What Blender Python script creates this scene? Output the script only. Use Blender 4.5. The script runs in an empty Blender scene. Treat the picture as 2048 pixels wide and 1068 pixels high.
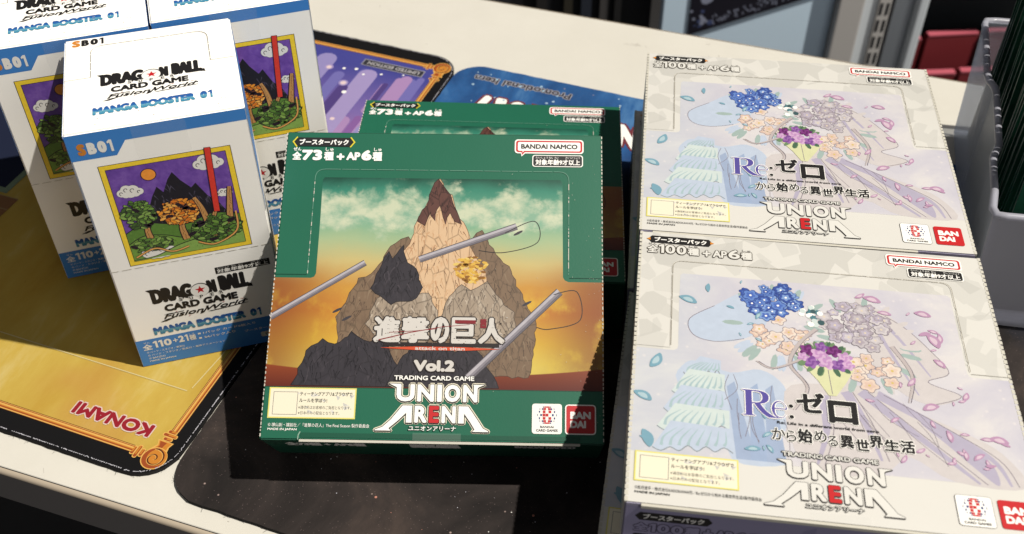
import bpy, bmesh, math, random
from mathutils import Vector, Matrix
from mathutils.geometry import tessellate_polygon
random.seed(7)
SC = bpy.context.scene
COL = SC.collection
R = math.radians

# ------------------------------------------------------------------ camera
PITCH, ROLL, CAM_H = R(-43.094), R(-0.2736), 0.4165
fwd = Vector((0, math.cos(PITCH), math.sin(PITCH)))
up0 = Vector((0, -math.sin(PITCH), math.cos(PITCH)))
rt0 = Vector((1, 0, 0))
rt = rt0 * math.cos(ROLL) + up0 * math.sin(ROLL)
up = -rt0 * math.sin(ROLL) + up0 * math.cos(ROLL)
cam_d = bpy.data.cameras.new('camera')
cam_d.sensor_fit = 'HORIZONTAL'
cam_d.sensor_width = 36.0
cam_d.lens = 2216.67 / 2048 * 36.0
cam_d.shift_y = -0.02446
cam_d.clip_start, cam_d.clip_end = 0.02, 50
cam_d.dof.use_dof = True
cam_d.dof.focus_distance = 0.50
cam_d.dof.aperture_fstop = 15.0
cam = bpy.data.objects.new('camera', cam_d)
m3 = Matrix((rt, up, -fwd)).transposed()
cam.matrix_world = Matrix.Translation((0, 0, CAM_H)) @ m3.to_4x4()
COL.objects.link(cam)
SC.camera = cam

# ------------------------------------------------------------------ light
world = bpy.data.worlds.new('World')
SC.world = world
world.use_nodes = True
wb = world.node_tree.nodes['Background']
wb.inputs[0].default_value = (0.95, 0.95, 1.0, 1)
wb.inputs[1].default_value = 0.145
SUN_AZ, SUN_EL = R(-15.0), R(61.4)
sd = Vector((math.cos(SUN_EL) * math.cos(SUN_AZ), math.cos(SUN_EL) * math.sin(SUN_AZ), math.sin(SUN_EL)))
ld = bpy.data.lights.new('window_light', 'SPOT')
ld.energy = 5.5 * 4 * math.pi * 49
ld.color = (1.0, 0.955, 0.875)
ld.spot_size = R(40)
ld.spot_blend = 0.2
ld.shadow_soft_size = 0.045
lo = bpy.data.objects.new('window_light', ld)
lo.location = Vector((0.02, 0.38, 0.05)) + sd * 7.0
lo.rotation_euler = sd.to_track_quat('Z', 'Y').to_euler()
COL.objects.link(lo)
ad = bpy.data.lights.new('fill_light', 'AREA')  # unseen fill lamp, added to brighten the fronts of the upright boxes
ad.energy = 13.0; ad.size = 1.1; ad.color = (1.0, 0.97, 0.93)
ao = bpy.data.objects.new('fill_light', ad)
ao.location = (1.55, -1.45, 1.05)
ao.rotation_euler = (Vector(ao.location) - Vector((-0.05, 0.40, 0.05))).to_track_quat('Z', 'Y').to_euler()
COL.objects.link(ao)
SC.view_settings.view_transform = 'Standard'
SC.view_settings.look = 'None'
SC.view_settings.exposure = 0.0
SC.view_settings.gamma = 1.0
SC.cycles.use_denoising = True
SC.cycles.max_bounces = 8

# ------------------------------------------------------------------ materials
def lin(c):
    c = c / 255.0
    return c / 12.92 if c <= 0.04045 else ((c + 0.055) / 1.055) ** 2.4
def S(r, g, b, k=0.62):
    return (lin(r) * k, lin(g) * k, lin(b) * k)
MATS = {}
def nodes_of(name):
    m = bpy.data.materials.new(name)
    m.use_nodes = True
    return m, m.node_tree.nodes, m.node_tree.links, m.node_tree.nodes['Principled BSDF']
def ink(name, col, rough=0.42, spec=0.4, bump=0.0, bscale=900.0, var=0.0, vscale=60.0):
    if name in MATS:
        return MATS[name]
    m, n, l, b = nodes_of(name)
    b.inputs['Base Color'].default_value = (*col, 1)
    b.inputs['Roughness'].default_value = rough
    b.inputs['Specular IOR Level'].default_value = spec
    tc = n.new('ShaderNodeTexCoord')
    if var > 0:
        nz = n.new('ShaderNodeTexNoise'); nz.inputs['Scale'].default_value = vscale; nz.inputs['Detail'].default_value = 6
        l.new(tc.outputs['Object'], nz.inputs['Vector'])
        hs = n.new('ShaderNodeMix'); hs.data_type = 'RGBA'; hs.blend_type = 'MIX'
        hs.inputs[6].default_value = (*[c * (1 - var) for c in col], 1)
        hs.inputs[7].default_value = (*[min(1, c * (1 + var)) for c in col], 1)
        l.new(nz.outputs['Fac'], hs.inputs[0]); l.new(hs.outputs[2], b.inputs['Base Color'])
    if bump > 0:
        nb = n.new('ShaderNodeTexNoise'); nb.inputs['Scale'].default_value = bscale; nb.inputs['Detail'].default_value = 3
        l.new(tc.outputs['Object'], nb.inputs['Vector'])
        bp = n.new('ShaderNodeBump'); bp.inputs['Strength'].default_value = bump; bp.inputs['Distance'].default_value = 0.0002
        l.new(nb.outputs['Fac'], bp.inputs['Height']); l.new(bp.outputs[0], b.inputs['Normal'])
    MATS[name] = m
    return m
def board(name, col, rough=0.45, var=0.05):
    return ink(name, col, rough, 0.35, 0.12, 1400, var, 35)
class G:
    """small helper for node graphs"""
    def __init__(s, name):
        s.m, s.n, s.l, s.b = nodes_of(name); MATS[name] = s.m
        s.uvn = s.n.new('ShaderNodeUVMap'); s.uvn.uv_map = 'UVMap'
        s.sep = s.n.new('ShaderNodeSeparateXYZ'); s.l.new(s.uvn.outputs[0], s.sep.inputs[0])
        s.u, s.v, s.uv = s.sep.outputs[0], s.sep.outputs[1], s.uvn.outputs[0]
    def val(s, sock, x):
        if isinstance(x, (int, float)): sock.default_value = x
        elif isinstance(x, tuple): sock.default_value = (*x, 1) if len(x) == 3 and len(sock.default_value) == 4 else x
        else: s.l.new(x, sock)
    def math(s, op, a, b=0.0, c=None, clamp=False):
        q = s.n.new('ShaderNodeMath'); q.operation = op; q.use_clamp = clamp
        s.val(q.inputs[0], a); s.val(q.inputs[1], b)
        if c is not None: s.val(q.inputs[2], c)
        return q.outputs[0]
    def step(s, x, a, b):
        q = s.n.new('ShaderNodeMapRange'); q.interpolation_type = 'SMOOTHSTEP'
        s.val(q.inputs[0], x); q.inputs[1].default_value = a; q.inputs[2].default_value = b
        return q.outputs[0]
    def ramp(s, x, stops):
        q = s.n.new('ShaderNodeValToRGB'); s.val(q.inputs[0], x)
        e = q.color_ramp.elements
        while len(e) < len(stops): e.new(0.5)
        for el, (p, c) in zip(e, stops): el.position = p; el.color = (*c, 1)
        return q.outputs[0]
    def mix(s, f, a, b, mode='MIX'):
        q = s.n.new('ShaderNodeMix'); q.data_type = 'RGBA'; q.blend_type = mode
        s.val(q.inputs[0], f); s.val(q.inputs[6], a); s.val(q.inputs[7], b)
        return q.outputs[2]
    def scale(s, sx, sy, ox=0.0, oy=0.0):
        q = s.n.new('ShaderNodeMapping'); s.l.new(s.uv, q.inputs[0])
        q.inputs['Scale'].default_value = (sx, sy, 1); q.inputs['Location'].default_value = (ox, oy, 0)
        return q.outputs[0]
    def noise(s, vec, sc=1.0, det=5.0, rough=0.55, dist=0.0):
        q = s.n.new('ShaderNodeTexNoise'); s.l.new(vec, q.inputs['Vector'])
        q.inputs['Scale'].default_value = sc; q.inputs['Detail'].default_value = det
        q.inputs['Roughness'].default_value = rough; q.inputs['Distortion'].default_value = dist
        return q.outputs['Fac']
    def voro(s, vec, sc, feature='F1', rnd=1.0):
        q = s.n.new('ShaderNodeTexVoronoi'); s.l.new(vec, q.inputs['Vector']); q.feature = feature
        q.inputs['Scale'].default_value = sc; q.inputs['Randomness'].default_value = rnd
        return q
    def done(s, col, rough=0.42, spec=0.4, bump=None, bstr=0.1, bdist=0.0002):
        s.val(s.b.inputs['Base Color'], col)
        s.val(s.b.inputs['Roughness'], rough)
        s.b.inputs['Specular IOR Level'].default_value = spec
        if bump is not None:
            q = s.n.new('ShaderNodeBump'); q.inputs['Strength'].default_value = bstr; q.inputs['Distance'].default_value = bdist
            s.l.new(bump, q.inputs['Height']); s.l.new(q.outputs[0], s.b.inputs['Normal'])
        return s.m

WHITE = (0.525, 0.508, 0.468)
M_black = ink('ink_black', (0.012, 0.011, 0.011))
M_white = ink('ink_white', (0.74, 0.72, 0.67))
M_box_white = ink('ink_box_white', (0.555, 0.54, 0.50))
M_cream = ink('ink_cream', S(240, 232, 206, .74))
M_red = ink('ink_red', S(214, 40, 44))
M_yellow = ink('ink_yellow', S(246, 226, 60))
M_gray = ink('ink_gray', S(120, 116, 118))
M_ltgray = ink('ink_light_gray', S(186, 182, 184))
M_paleyellow = ink('ink_pale_yellow', S(246, 236, 130))
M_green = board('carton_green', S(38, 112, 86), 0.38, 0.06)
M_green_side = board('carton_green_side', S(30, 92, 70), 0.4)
M_card_white = board('carton_white', WHITE, 0.5, 0.03)
M_card_edge = ink('carton_raw_edge', S(225, 220, 205), 0.8, 0.1)
M_lav_side = board('carton_lavender', S(196, 190, 214), 0.4)
M_blue = board('carton_blue', S(66, 132, 204, .85), 0.42, 0.04)
M_purple_ink = ink('ink_violet', S(98, 88, 168))
M_orange_ink = ink('ink_orange', S(236, 152, 60))

# ------------------------------------------------------------------ object helpers
def link(name, mesh, parent=None):
    o = bpy.data.objects.new(name, mesh)
    COL.objects.link(o)
    if parent is not None: o.parent = parent
    return o
def empty(name, label=None, cat=None, group=None, mw=None):
    o = link(name, None)
    if label: o['label'] = label
    if cat: o['category'] = cat
    if group: o['group'] = group
    if mw is not None: o.matrix_world = mw
    return o
def copy_tree(o, parent=None):
    c = o.copy(); COL.objects.link(c); c.parent = parent
    if parent is not None: c.matrix_parent_inverse = o.matrix_parent_inverse.copy()
    for ch in list(o.children): copy_tree(ch, c)
    return c
def mesh_from_bm(bm, name, mats, smooth=False):
    me = bpy.data.meshes.new(name); bm.to_mesh(me); bm.free()
    for m in (mats if isinstance(mats, (list, tuple)) else [mats]): me.materials.append(m)
    if smooth:
        for p in me.polygons: p.use_smooth = True
    return me
def box_bm(bm, x0, x1, y0, y1, z0, z1, mat=0):
    vs = [bm.verts.new((x, y, z)) for z in (z0, z1) for y in (y0, y1) for x in (x0, x1)]
    fs = []
    for idx in ((0, 2, 3, 1), (4, 5, 7, 6), (0, 1, 5, 4), (2, 6, 7, 3), (0, 4, 6, 2), (1, 3, 7, 5)):
        f = bm.faces.new([vs[i] for i in idx]); f.material_index = mat; fs.append(f)
    return vs, fs
def box_mesh(name, x0, x1, y0, y1, z0, z1, mat, bev=0.0, seg=2):
    bm = bmesh.new(); box_bm(bm, x0, x1, y0, y1, z0, z1)
    if bev: bmesh.ops.bevel(bm, geom=bm.edges[:], offset=bev, segments=seg, affect='EDGES', profile=0.6)
    return mesh_from_bm(bm, name, mat)
def tube_bm(bm, pts, r, n=8, closed=False):
    rings = []
    for i, p in enumerate(pts):
        p = Vector(p)
        a = Vector(pts[max(0, i - 1)]); b = Vector(pts[min(len(pts) - 1, i + 1)])
        t = (b - a).normalized()
        s = t.orthogonal() if abs(t.z) > .95 else t.cross(Vector((0, 0, 1)))
        s.normalize(); w = s.cross(t)
        rings.append([bm.verts.new(p + s * (r * math.cos(2 * math.pi * k / n)) + w * (r * math.sin(2 * math.pi * k / n))) for k in range(n)])
    for a, b in zip(rings, rings[1:]):
        for k in range(n): bm.faces.new((a[k], a[(k + 1) % n], b[(k + 1) % n], b[k]))
    bm.faces.new(rings[0][::-1]); bm.faces.new(rings[-1])

# ------------------------------------------------------------------ text as flat outline meshes
TXT = {}
def text_mesh(s):
    if s in TXT: return TXT[s]
    cu = bpy.data.curves.new('t', 'FONT'); cu.body = s; cu.resolution_u = 3; cu.fill_mode = 'FRONT'
    ob = bpy.data.objects.new('t', cu); COL.objects.link(ob)
    dg = bpy.context.evaluated_depsgraph_get()
    me = bpy.data.meshes.new_from_object(ob.evaluated_get(dg))
    vs = [(v.co.x, v.co.y) for v in me.vertices]
    fs = [tuple(p.vertices) for p in me.polygons]
    bpy.data.objects.remove(ob); bpy.data.curves.remove(cu); bpy.data.meshes.remove(me)
    x0 = min(v[0] for v in vs); x1 = max(v[0] for v in vs); y0 = min(v[1] for v in vs); y1 = max(v[1] for v in vs)
    TXT[s] = ([((x - x0) / (x1 - x0), (y1 - y) / (y1 - y0)) for x, y in vs], fs)
    return TXT[s]

class Pr:
    """A printed layer: flat shapes stacked a hair apart on one face of a thing."""
    def __init__(s, face, su, sv, base=0.00003, dz=4e-7):
        s.face, s.su, s.sv = face, su, sv            # su, sv: metres for one unit of u, v
        s.z, s.dz = base, dz
        s.V, s.F, s.MI, s.UV, s.mats = [], [], [], [], []
        s.w0, s.wn = None, 0
    def mi(s, m):
        if m not in s.mats: s.mats.append(m)
        return s.mats.index(m)
    def add(s, pts, faces, mat, uvs=None):
        k = len(s.V); i = s.mi(mat)
        for j, (u, v) in enumerate(pts):
            s.V.append(s.face(u, v, s.z)); s.UV.append(uvs[j] if uvs else (u, v))
        for f in faces: s.F.append([k + q for q in f]); s.MI.append(i)
        s.z += s.dz
        if s.w0 is not None and s.z > s.w0 + s.wn * s.dz: s.z = s.w0
    def wrap(s, n):
        s.w0, s.wn = s.z, n
    def unwrap(s):
        s.z = s.w0 + (s.wn + 1) * s.dz; s.w0 = None
    def poly(s, pts, mat):
        if len(pts) > 4:
            tr = tessellate_polygon([[Vector((u, v, 0)) for u, v in pts]])
            s.add(pts, tr, mat)
        else: s.add(pts, [list(range(len(pts)))], mat)
    def rect(s, u0, v0, u1, v1, mat): s.poly([(u0, v0), (u1, v0), (u1, v1), (u0, v1)], mat)
    def rr(s, u0, v0, u1, v1, r, mat, n=4):
        rv = r * s.su / s.sv
        pts = []
        for cx, cy, a0 in ((u1 - r, v0 + rv, -90), (u1 - r, v1 - rv, 0), (u0 + r, v1 - rv, 90), (u0 + r, v0 + rv, 180)):
            for k in range(n + 1):
                a = R(a0 + 90 * k / n); pts.append((cx + r * math.cos(a), cy + rv * math.sin(a)))
        s.poly(pts, mat)
    def disc(s, u, v, r, mat, n=16, sx=1.0, sy=1.0, rot=0.0, a0=0, a1=360):
        pts = []
        q = s.su / s.sv
        for k in range(n if a1 - a0 >= 360 else n + 1):
            a = R(a0 + (a1 - a0) * k / n); x, y = r * sx * math.cos(a), r * sy * math.sin(a)
            pts.append((u + x * math.cos(rot) - y * math.sin(rot), v + (x * math.sin(rot) + y * math.cos(rot)) * q))
        s.poly(pts, mat)
    def stroke(s, pts, w, mat, w1=None, closed=False):
        """polyline of width w (in u units), tapering to w1"""
        q = s.su / s.sv
        P = [Vector((u, v / q)) for u, v in pts]
        if closed: P.append(P[0])
        L, Rr = [], []
        n = len(P)
        for i in range(n):
            a = P[i - 1] if i else (P[-2] if closed else P[0]); b = P[i + 1] if i < n - 1 else (P[1] if closed else P[-1])
            t = (b - a)
            if t.length == 0: t = Vector((1, 0))
            t.normalize(); nn = Vector((-t.y, t.x))
            ww = (w + ((w1 if w1 is not None else w) - w) * i / (n - 1)) / 2
            # mitre
            if 0 < i < n - 1 or closed:
                d1 = (P[i] - a)
                if d1.length > 0:
                    d1.normalize(); c = max(.5, abs(Vector((-d1.y, d1.x)).dot(nn))); ww /= c
            L.append(P[i] + nn * ww); Rr.append(P[i] - nn * ww)
        V = [(p.x, p.y * q) for p in L] + [(p.x, p.y * q) for p in Rr]
        s.add(V, [(i, i + 1, n + i + 1, n + i) for i in range(n - 1)], mat)
    def dash(s, pts, w, mat, on=0.02, off=0.004):
        for a, b in zip(pts, pts[1:]):
            a, b = Vector(a), Vector(b); d = (b - a).length; t = 0
            while t < d:
                e = min(d, t + on * random.uniform(.8, 1.2))
                s.stroke([tuple(a.lerp(b, t / d)), tuple(a.lerp(b, e / d))], w, mat); t = e + off
    def text(s, txt, bb, mat, bold=0.0, outline=None, shear=0.0, strikes=8, grad=False):
        """fit text into bb=(u0,v0,u1,v1); bold is a share of the text height"""
        vs, fs = text_mesh(txt)
        u0, v0, u1, v1 = bb
        h = abs(v1 - v0)
        rv = bold * h; ru = rv * s.sv / s.su
        def place(du, dv, m):
            pts = []
            for x, y in vs:
                pts.append((u0 + ru + (u1 - u0 - 2 * ru) * x + du + shear * (0.5 - y) * h * s.sv / s.su, v0 + rv + (v1 - v0 - 2 * rv) * y + dv))
            s.add(pts, fs, m, [(x, y) for x, y in vs] if grad else None)
        def ring(f, m, n):
            for k in range(n):
                a = 2 * math.pi * (k + .5) / n; place(ru * f * math.cos(a) if bold else f * math.cos(a), rv * f * math.sin(a) if bold else f * math.sin(a), m)
        if outline:
            om, ow = outline
            n = 8
            owv = ow * h; owu = owv * s.sv / s.su
            for k in range(n):
                a = 2 * math.pi * (k + .5) / n; place((ru + owu) * math.cos(a), (rv + owv) * math.sin(a), om)
        if bold:
            ring(1.0, mat, strikes)
        place(0, 0, mat)
    def build(s, name, parent, stuff=False):
        me = bpy.data.meshes.new(name); me.from_pydata(s.V, [], s.F)
        uvl = me.uv_layers.new(name='UVMap')
        for lp in me.loops: uvl.data[lp.index].uv = s.UV[lp.vertex_index]
        for m in s.mats: me.materials.append(m)
        me.polygons.foreach_set('material_index', s.MI)
        me.update()
        o = link(name, me, parent)
        if stuff: o['kind'] = 'stuff'
        return o

def num(p, txt, bb, mat, bold=0.0, outline=None, grad=False):
    u0, v0, u1, v1 = bb; n = len(txt); wid = [0.55 if c == '1' else 1.0 for c in txt]
    gap = .14; tot = sum(wid) + gap * (n - 1); x = u0
    hh = v1 - v0
    for c, k in zip(txt, wid):
        a, b = x, x + (u1 - u0) * k / tot; x = b + (u1 - u0) * gap / tot
        if c == '1':
            t = (b - a) * .52
            P = [(b - t, v0), (b, v0), (b, v1), (b - t, v1), (b - t, v0 + hh * .24), (a, v0 + hh * .30), (a, v0 + hh * .14)]
            if outline:
                om, ow = outline; e = ow * hh; q = p.sv / p.su
                for kk in range(8): p.poly([(u + e * q * math.cos(kk * .785), v + e * math.sin(kk * .785)) for u, v in P], om)
            if grad: p.add(P, tessellate_polygon([[Vector((u, v, 0)) for u, v in P]]), mat, [((u - u0) / (u1 - u0), (v - v0) / hh) for u, v in P])
            else: p.poly(P, mat)
        else: p.text(c, (a, v0, b, v1), mat, bold, outline, grad=grad)
def bez(p0, p1, p2, n=8):
    return [((1 - t) ** 2 * p0[0] + 2 * (1 - t) * t * p1[0] + t * t * p2[0], (1 - t) ** 2 * p0[1] + 2 * (1 - t) * t * p1[1] + t * t * p2[1]) for t in [i / n for i in range(n + 1)]]
def crom(pts, n=6, closed=False):
    out = []; N = len(pts)
    rng = range(N if closed else N - 1)
    for i in rng:
        g = (lambda k: pts[k % N]) if closed else (lambda k: pts[min(max(k, 0), N - 1)])
        a, b, c, d = g(i - 1), g(i), g(i + 1), g(i + 2)
        for k in range(n):
            t = k / n
            out.append(tuple(0.5 * (2 * b[j] + (c[j] - a[j]) * t + (2 * a[j] - 5 * b[j] + 4 * c[j] - d[j]) * t * t + (3 * b[j] - a[j] - 3 * c[j] + d[j]) * t ** 3) for j in (0, 1)))
    if not closed: out.append(pts[-1])
    return out

# ------------------------------------------------------------------ setting: floor, back wall, table
floor = link('floor', box_mesh('floor', -4, 4, -3, 4, -0.80, -0.75, ink('floor_dark', (0.02, 0.019, 0.019), 0.6, 0.3, 0.1, 60, 0.3, 8)))
floor['kind'] = 'structure'
wall = link('wall', box_mesh('wall', -4, 4, 2.6, 2.7, -0.75, 1.6, ink('wall_dark', (0.02, 0.021, 0.024), 0.7)))
wall['kind'] = 'structure'

T_ROT = R(-18.6)
tbl = empty('table', 'white laminate tabletop carrying the play mats, boxes and plastic bin', 'table', mw=Matrix.Translation((-0.1348, 0.2627, 0)) @ Matrix.Rotation(T_ROT, 4, 'Z'))
g = G('laminate')
tc = g.n.new('ShaderNodeTexCoord'); mp = tc.outputs['Object']
sp = g.voro(mp, 190); spk = g.step(sp.outputs['Distance'], 0.05, 0.015)
rare = g.math('GREATER_THAN', g.noise(mp, 23, 2), 0.60)
cl = g.ramp(g.noise(mp, 9, 8, 0.7), [(0.3, (0.515, 0.49, 0.43)), (0.7, (0.565, 0.54, 0.48))])
cl = g.mix(g.math('MULTIPLY', g.math('MULTIPLY', spk, rare), 0.55), cl, (0.25, 0.21, 0.17))
M_lam = g.done(cl, g.math('MULTIPLY_ADD', g.noise(mp, 30, 4), 0.25, 0.32), 0.35, g.noise(mp, 500, 3), 0.05)
M_band = ink('edge_band', S(206, 190, 168), 0.35, 0.4)
M_tside = ink('table_side', (0.17, 0.155, 0.145), 0.5, 0.3, 0.1, 300)
# table local frame: x along the front edge, y towards the back, z up, top at 0
link('tabletop', box_mesh('tabletop', -1.1, 1.3, 0.0026, 0.4508, -0.020, 0.0, M_lam, 0.0003, 1), tbl)
def edge_band(y_at, sgn):
    bm = bmesh.new(); prof = []
    for k in range(7):
        a = R(90 * k / 6); prof.append((y_at + sgn * 0.0021 * math.sin(a), -0.0023 + 0.0021 * math.cos(a)))
    ra = [bm.verts.new((-1.1, y, z)) for y, z in prof]; rb = [bm.verts.new((1.3, y, z)) for y, z in prof]
    for i in range(6): bm.faces.new((ra[i], ra[i + 1], rb[i + 1], rb[i]))
    return mesh_from_bm(bm, 'edge_band', M_band, True)
link('edge_band', edge_band(0.0021, -1), tbl)
link('edge_band', edge_band(0.4513, 1), tbl)
link('side_board', box_mesh('side_board', -1.1, 1.3, 0.0001, 0.0023, -0.0240, -0.0026, M_tside), tbl)
link('side_board', box_mesh('side_board', -1.1, 1.3, 0.4512, 0.4530, -0.0240, -0.0026, M_tside), tbl)
lg = box_mesh('leg', -0.02, 0.02, -0.02, 0.02, -0.75, -0.0205, ink('leg_dark', (0.03, 0.028, 0.027), 0.4))
for x, y in ((-0.97, .05), (-0.97, .40), (1.2, .05), (1.2, .40)):
    link('leg', lg, tbl).location = (x, y, 0)
p_rs = random.Random(17)
bm = bmesh.new()
for _ in range(70):      # small scuffs and crumbs on the laminate
    x, y = p_rs.uniform(-.15, .45), p_rs.choice((p_rs.uniform(.006, .03), p_rs.uniform(.38, .445)))
    if _ < 14: x, y = .0858 + p_rs.gauss(0, .0035), .4278 + p_rs.gauss(0, .0012)
    a = p_rs.uniform(0, 3.14); L = p_rs.uniform(.0003, .0016); w_ = p_rs.uniform(.00008, .0003)
    dx_, dy_ = math.cos(a) * L, math.sin(a) * L; nx_, ny_ = -math.sin(a) * w_, math.cos(a) * w_
    bm.faces.new([bm.verts.new((x + sx_ * dx_ + sy_ * nx_, y + sx_ * dy_ + sy_ * ny_, .00004)) for sx_, sy_ in ((-1, -1), (1, -1), (1, 1), (-1, 1))])
o = link('scuff', mesh_from_bm(bm, 'scuff', ink('scuff_grey', (.34, .31, .27), .7)), tbl); o['kind'] = 'stuff'
# ------------------------------------------------------------------ play mats
def rrect_pts(x0, y0, x1, y1, r, n=8):
    pts = []
    for cx, cy, a0 in ((x1 - r, y0 + r, -90), (x1 - r, y1 - r, 0), (x0 + r, y1 - r, 90), (x0 + r, y0 + r, 180)):
        for k in range(n + 1):
            a = R(a0 + 90 * k / n); pts.append((cx + r * math.cos(a), cy + r * math.sin(a)))
    return pts
def mat_slab(name, pts, z0, z1, mats, jitter=0.00012):
    # densified rounded outline with a slightly uneven cut edge; uv = position in mm
    P = []
    N = len(pts)
    for i in range(N):
        a, b = Vector(pts[i]), Vector(pts[(i + 1) % N]); k = max(1, int((b - a).length / 0.004))
        for j in range(k): P.append(a.lerp(b, j / k))
    P = [Vector((p.x + random.gauss(0, jitter), p.y + random.gauss(0, jitter))) for p in P]
    c = sum(P, Vector((0, 0))) / len(P)
    bm = bmesh.new()
    top = [bm.verts.new((p.x, p.y, z1)) for p in P]; low = [bm.verts.new((p.x, p.y, z0)) for p in P]
    f = bm.faces.new(top); f.material_index = 0
    n = len(P)
    for i in range(n):
        q = bm.faces.new((low[i], low[(i + 1) % n], top[(i + 1) % n], top[i])); q.material_index = 1
    bmesh.ops.triangulate(bm, faces=[f])
    uvl = bm.loops.layers.uv.new('UVMap')
    for fc in bm.faces:
        for lp in fc.loops: lp[uvl].uv = (lp.vert.co.x * 1000, lp.vert.co.y * 1000)
    return mesh_from_bm(bm, name, mats), P
def weave(g):
    a = g.n.new('ShaderNodeTexWave'); a.inputs['Scale'].default_value = 0.9; a.bands_direction = 'X'; g.l.new(g.uv, a.inputs[0])
    b = g.n.new('ShaderNodeTexWave'); b.inputs['Scale'].default_value = 0.9; b.bands_direction = 'Y'; g.l.new(g.uv, b.inputs[0])
    return g.math('MULTIPLY', a.outputs['Fac'], b.outputs['Fac'])
M_rubber = ink('mat_rubber', (0.018, 0.017, 0.017), 0.9, 0.1)
M_thread = ink('mat_thread', (0.36, 0.35, 0.38), 0.8, 0.1)

kx, ky, kr = -0.1572, 0.2866, R(-20.645)
kmat = empty('play_mat', 'play mat with yellow field, black border and gold ornamental frame, upside-down red lettering', 'play mat', 'play mats', Matrix.Translation((kx, ky, 0)) @ Matrix.Rotation(kr, 4, 'Z'))
g = G('mat_black_cloth')
w = weave(g)
M_kblack = g.done(g.mix(g.noise(g.uv, 3, 3), (0.004, 0.004, 0.0045), (0.010, 0.0095, 0.010)), 0.9, 0.06, w, 0.3)
me, kP = mat_slab('cloth', rrect_pts(-0.61, 0.0, 0.0, 0.355, 0.019), 0.0002, 0.0022, [M_kblack, M_rubber])
link('cloth', me, kmat)
# printed field (uv in mm)
g = G('mat_yellow_print')
rs = g.scale(0.022, 0.006)
str_ = g.noise(rs, 1.0, 9, 0.68, 0.1)
ye = g.ramp(str_, [(0.25, S(170, 130, 44)), (0.42, S(204, 166, 66)), (0.58, S(214, 182, 84)), (0.75, S(230, 208, 140))])
blot = g.step(g.noise(g.scale(.022, .022, 3), 1.0, 5, .6), .64, .78)
ye = g.mix(g.math('MULTIPLY', blot, .55), ye, S(236, 226, 196))
ora = g.step(g.noise(g.scale(.012, .012, 9), 1.0, 3, .5), .52, .70)
ye = g.mix(g.math('MULTIPLY', ora, .45), ye, S(206, 146, 80))
strk = g.step(g.noise(g.scale(.06, .018, 5), 1.0, 2, .5, 1.5), .70, .74)
ye = g.mix(g.math('MULTIPLY', strk, .45), ye, S(70, 58, 34))
pu = g.ramp(g.math('MULTIPLY_ADD', g.v, 0.012, -2.9), [(0.0, S(180, 120, 168)), (0.45, S(146, 122, 186)), (1.0, S(76, 80, 156))])
pu = g.mix(g.math('MULTIPLY', g.noise(g.scale(.03, .006), 1., 4), .6), pu, S(64, 56, 150))
zone = g.math('MULTIPLY', g.step(g.v, 205, 235), g.step(g.u, -150, -135))
g.done(g.mix(zone, ye, pu), 0.8, 0.2, weave(g), 0.25)
kface = lambda u, v, z: (-u / 1000, v / 1000, z + 0.0022)     # text side: upside down for the viewer
p = Pr(lambda u, v, z: (u / 1000, v / 1000, z + 0.0022), .001, .001)
p.rect(-595, 13.5, -10.5, 340.5, MATS['mat_yellow_print'])
p.build('printed_field', kmat)
# purple streaks with rounded ends
STK = [ink('streak_' + str(i), c, 0.8, 0.2) for i, c in enumerate([S(156, 146, 200), S(170, 154, 204), S(120, 114, 184), S(84, 66, 132), S(178, 142, 192), S(140, 98, 164)])]
p = Pr(lambda u, v, z: (u / 1000, v / 1000, z + 0.0022), .001, .001, base=.00012)
rs_ = random.Random(3)
def capsule(p, x, y0, y1, w, m):
    pts = [(x + w / 2 * math.cos(R(a)), y1 + w / 2 * math.sin(R(a))) for a in range(0, 181, 30)] + [(x + w / 2 * math.cos(R(a)), y0 + w / 2 * math.sin(R(a))) for a in range(180, 361, 30)]
    p.poly(pts, m)
for i in range(26):
    w_ = rs_.uniform(4, 11)
    x = rs_.uniform(-104, -18); y1 = rs_.uniform(262, 322)
    capsule(p, x, y1 - rs_.uniform(18, 60), y1, w_, rs_.choice(STK))
for x, y0, y1, w_, k in ((-86, 250, 326, 14, 0), (-70, 262, 312, 8, 2), (-52, 240, 318, 13, 1), (-36.5, 294, 312, 4, 3), (-61, 262, 300, 7, 3), (-26, 240, 322, 8, 4), (-37, 258, 274, 5, 5), (-17, 230, 325, 5, 2)):
    capsule(p, x, y0, y1, w_, STK[k])
for x, y, r_ in ((-63, 305, 3.2), (-70, 320, 1.1), (-62, 322, 1.2), (-55, 318, .9), (-58, 296, 1.6), (-80, 318, 3.0), (-90, 316, 3.4), (-52, 268, 2.6), (-44, 322, .9), (-30, 326, .7)):
    p.disc(x, y, r_, STK[1] if r_ > 2 else M_white, 14)
    if r_ > 2: p.disc(x, y, r_ * .6, ink('glow_pale', S(240, 214, 216), .8), 12)
p.build('streak_print', kmat)
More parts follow.
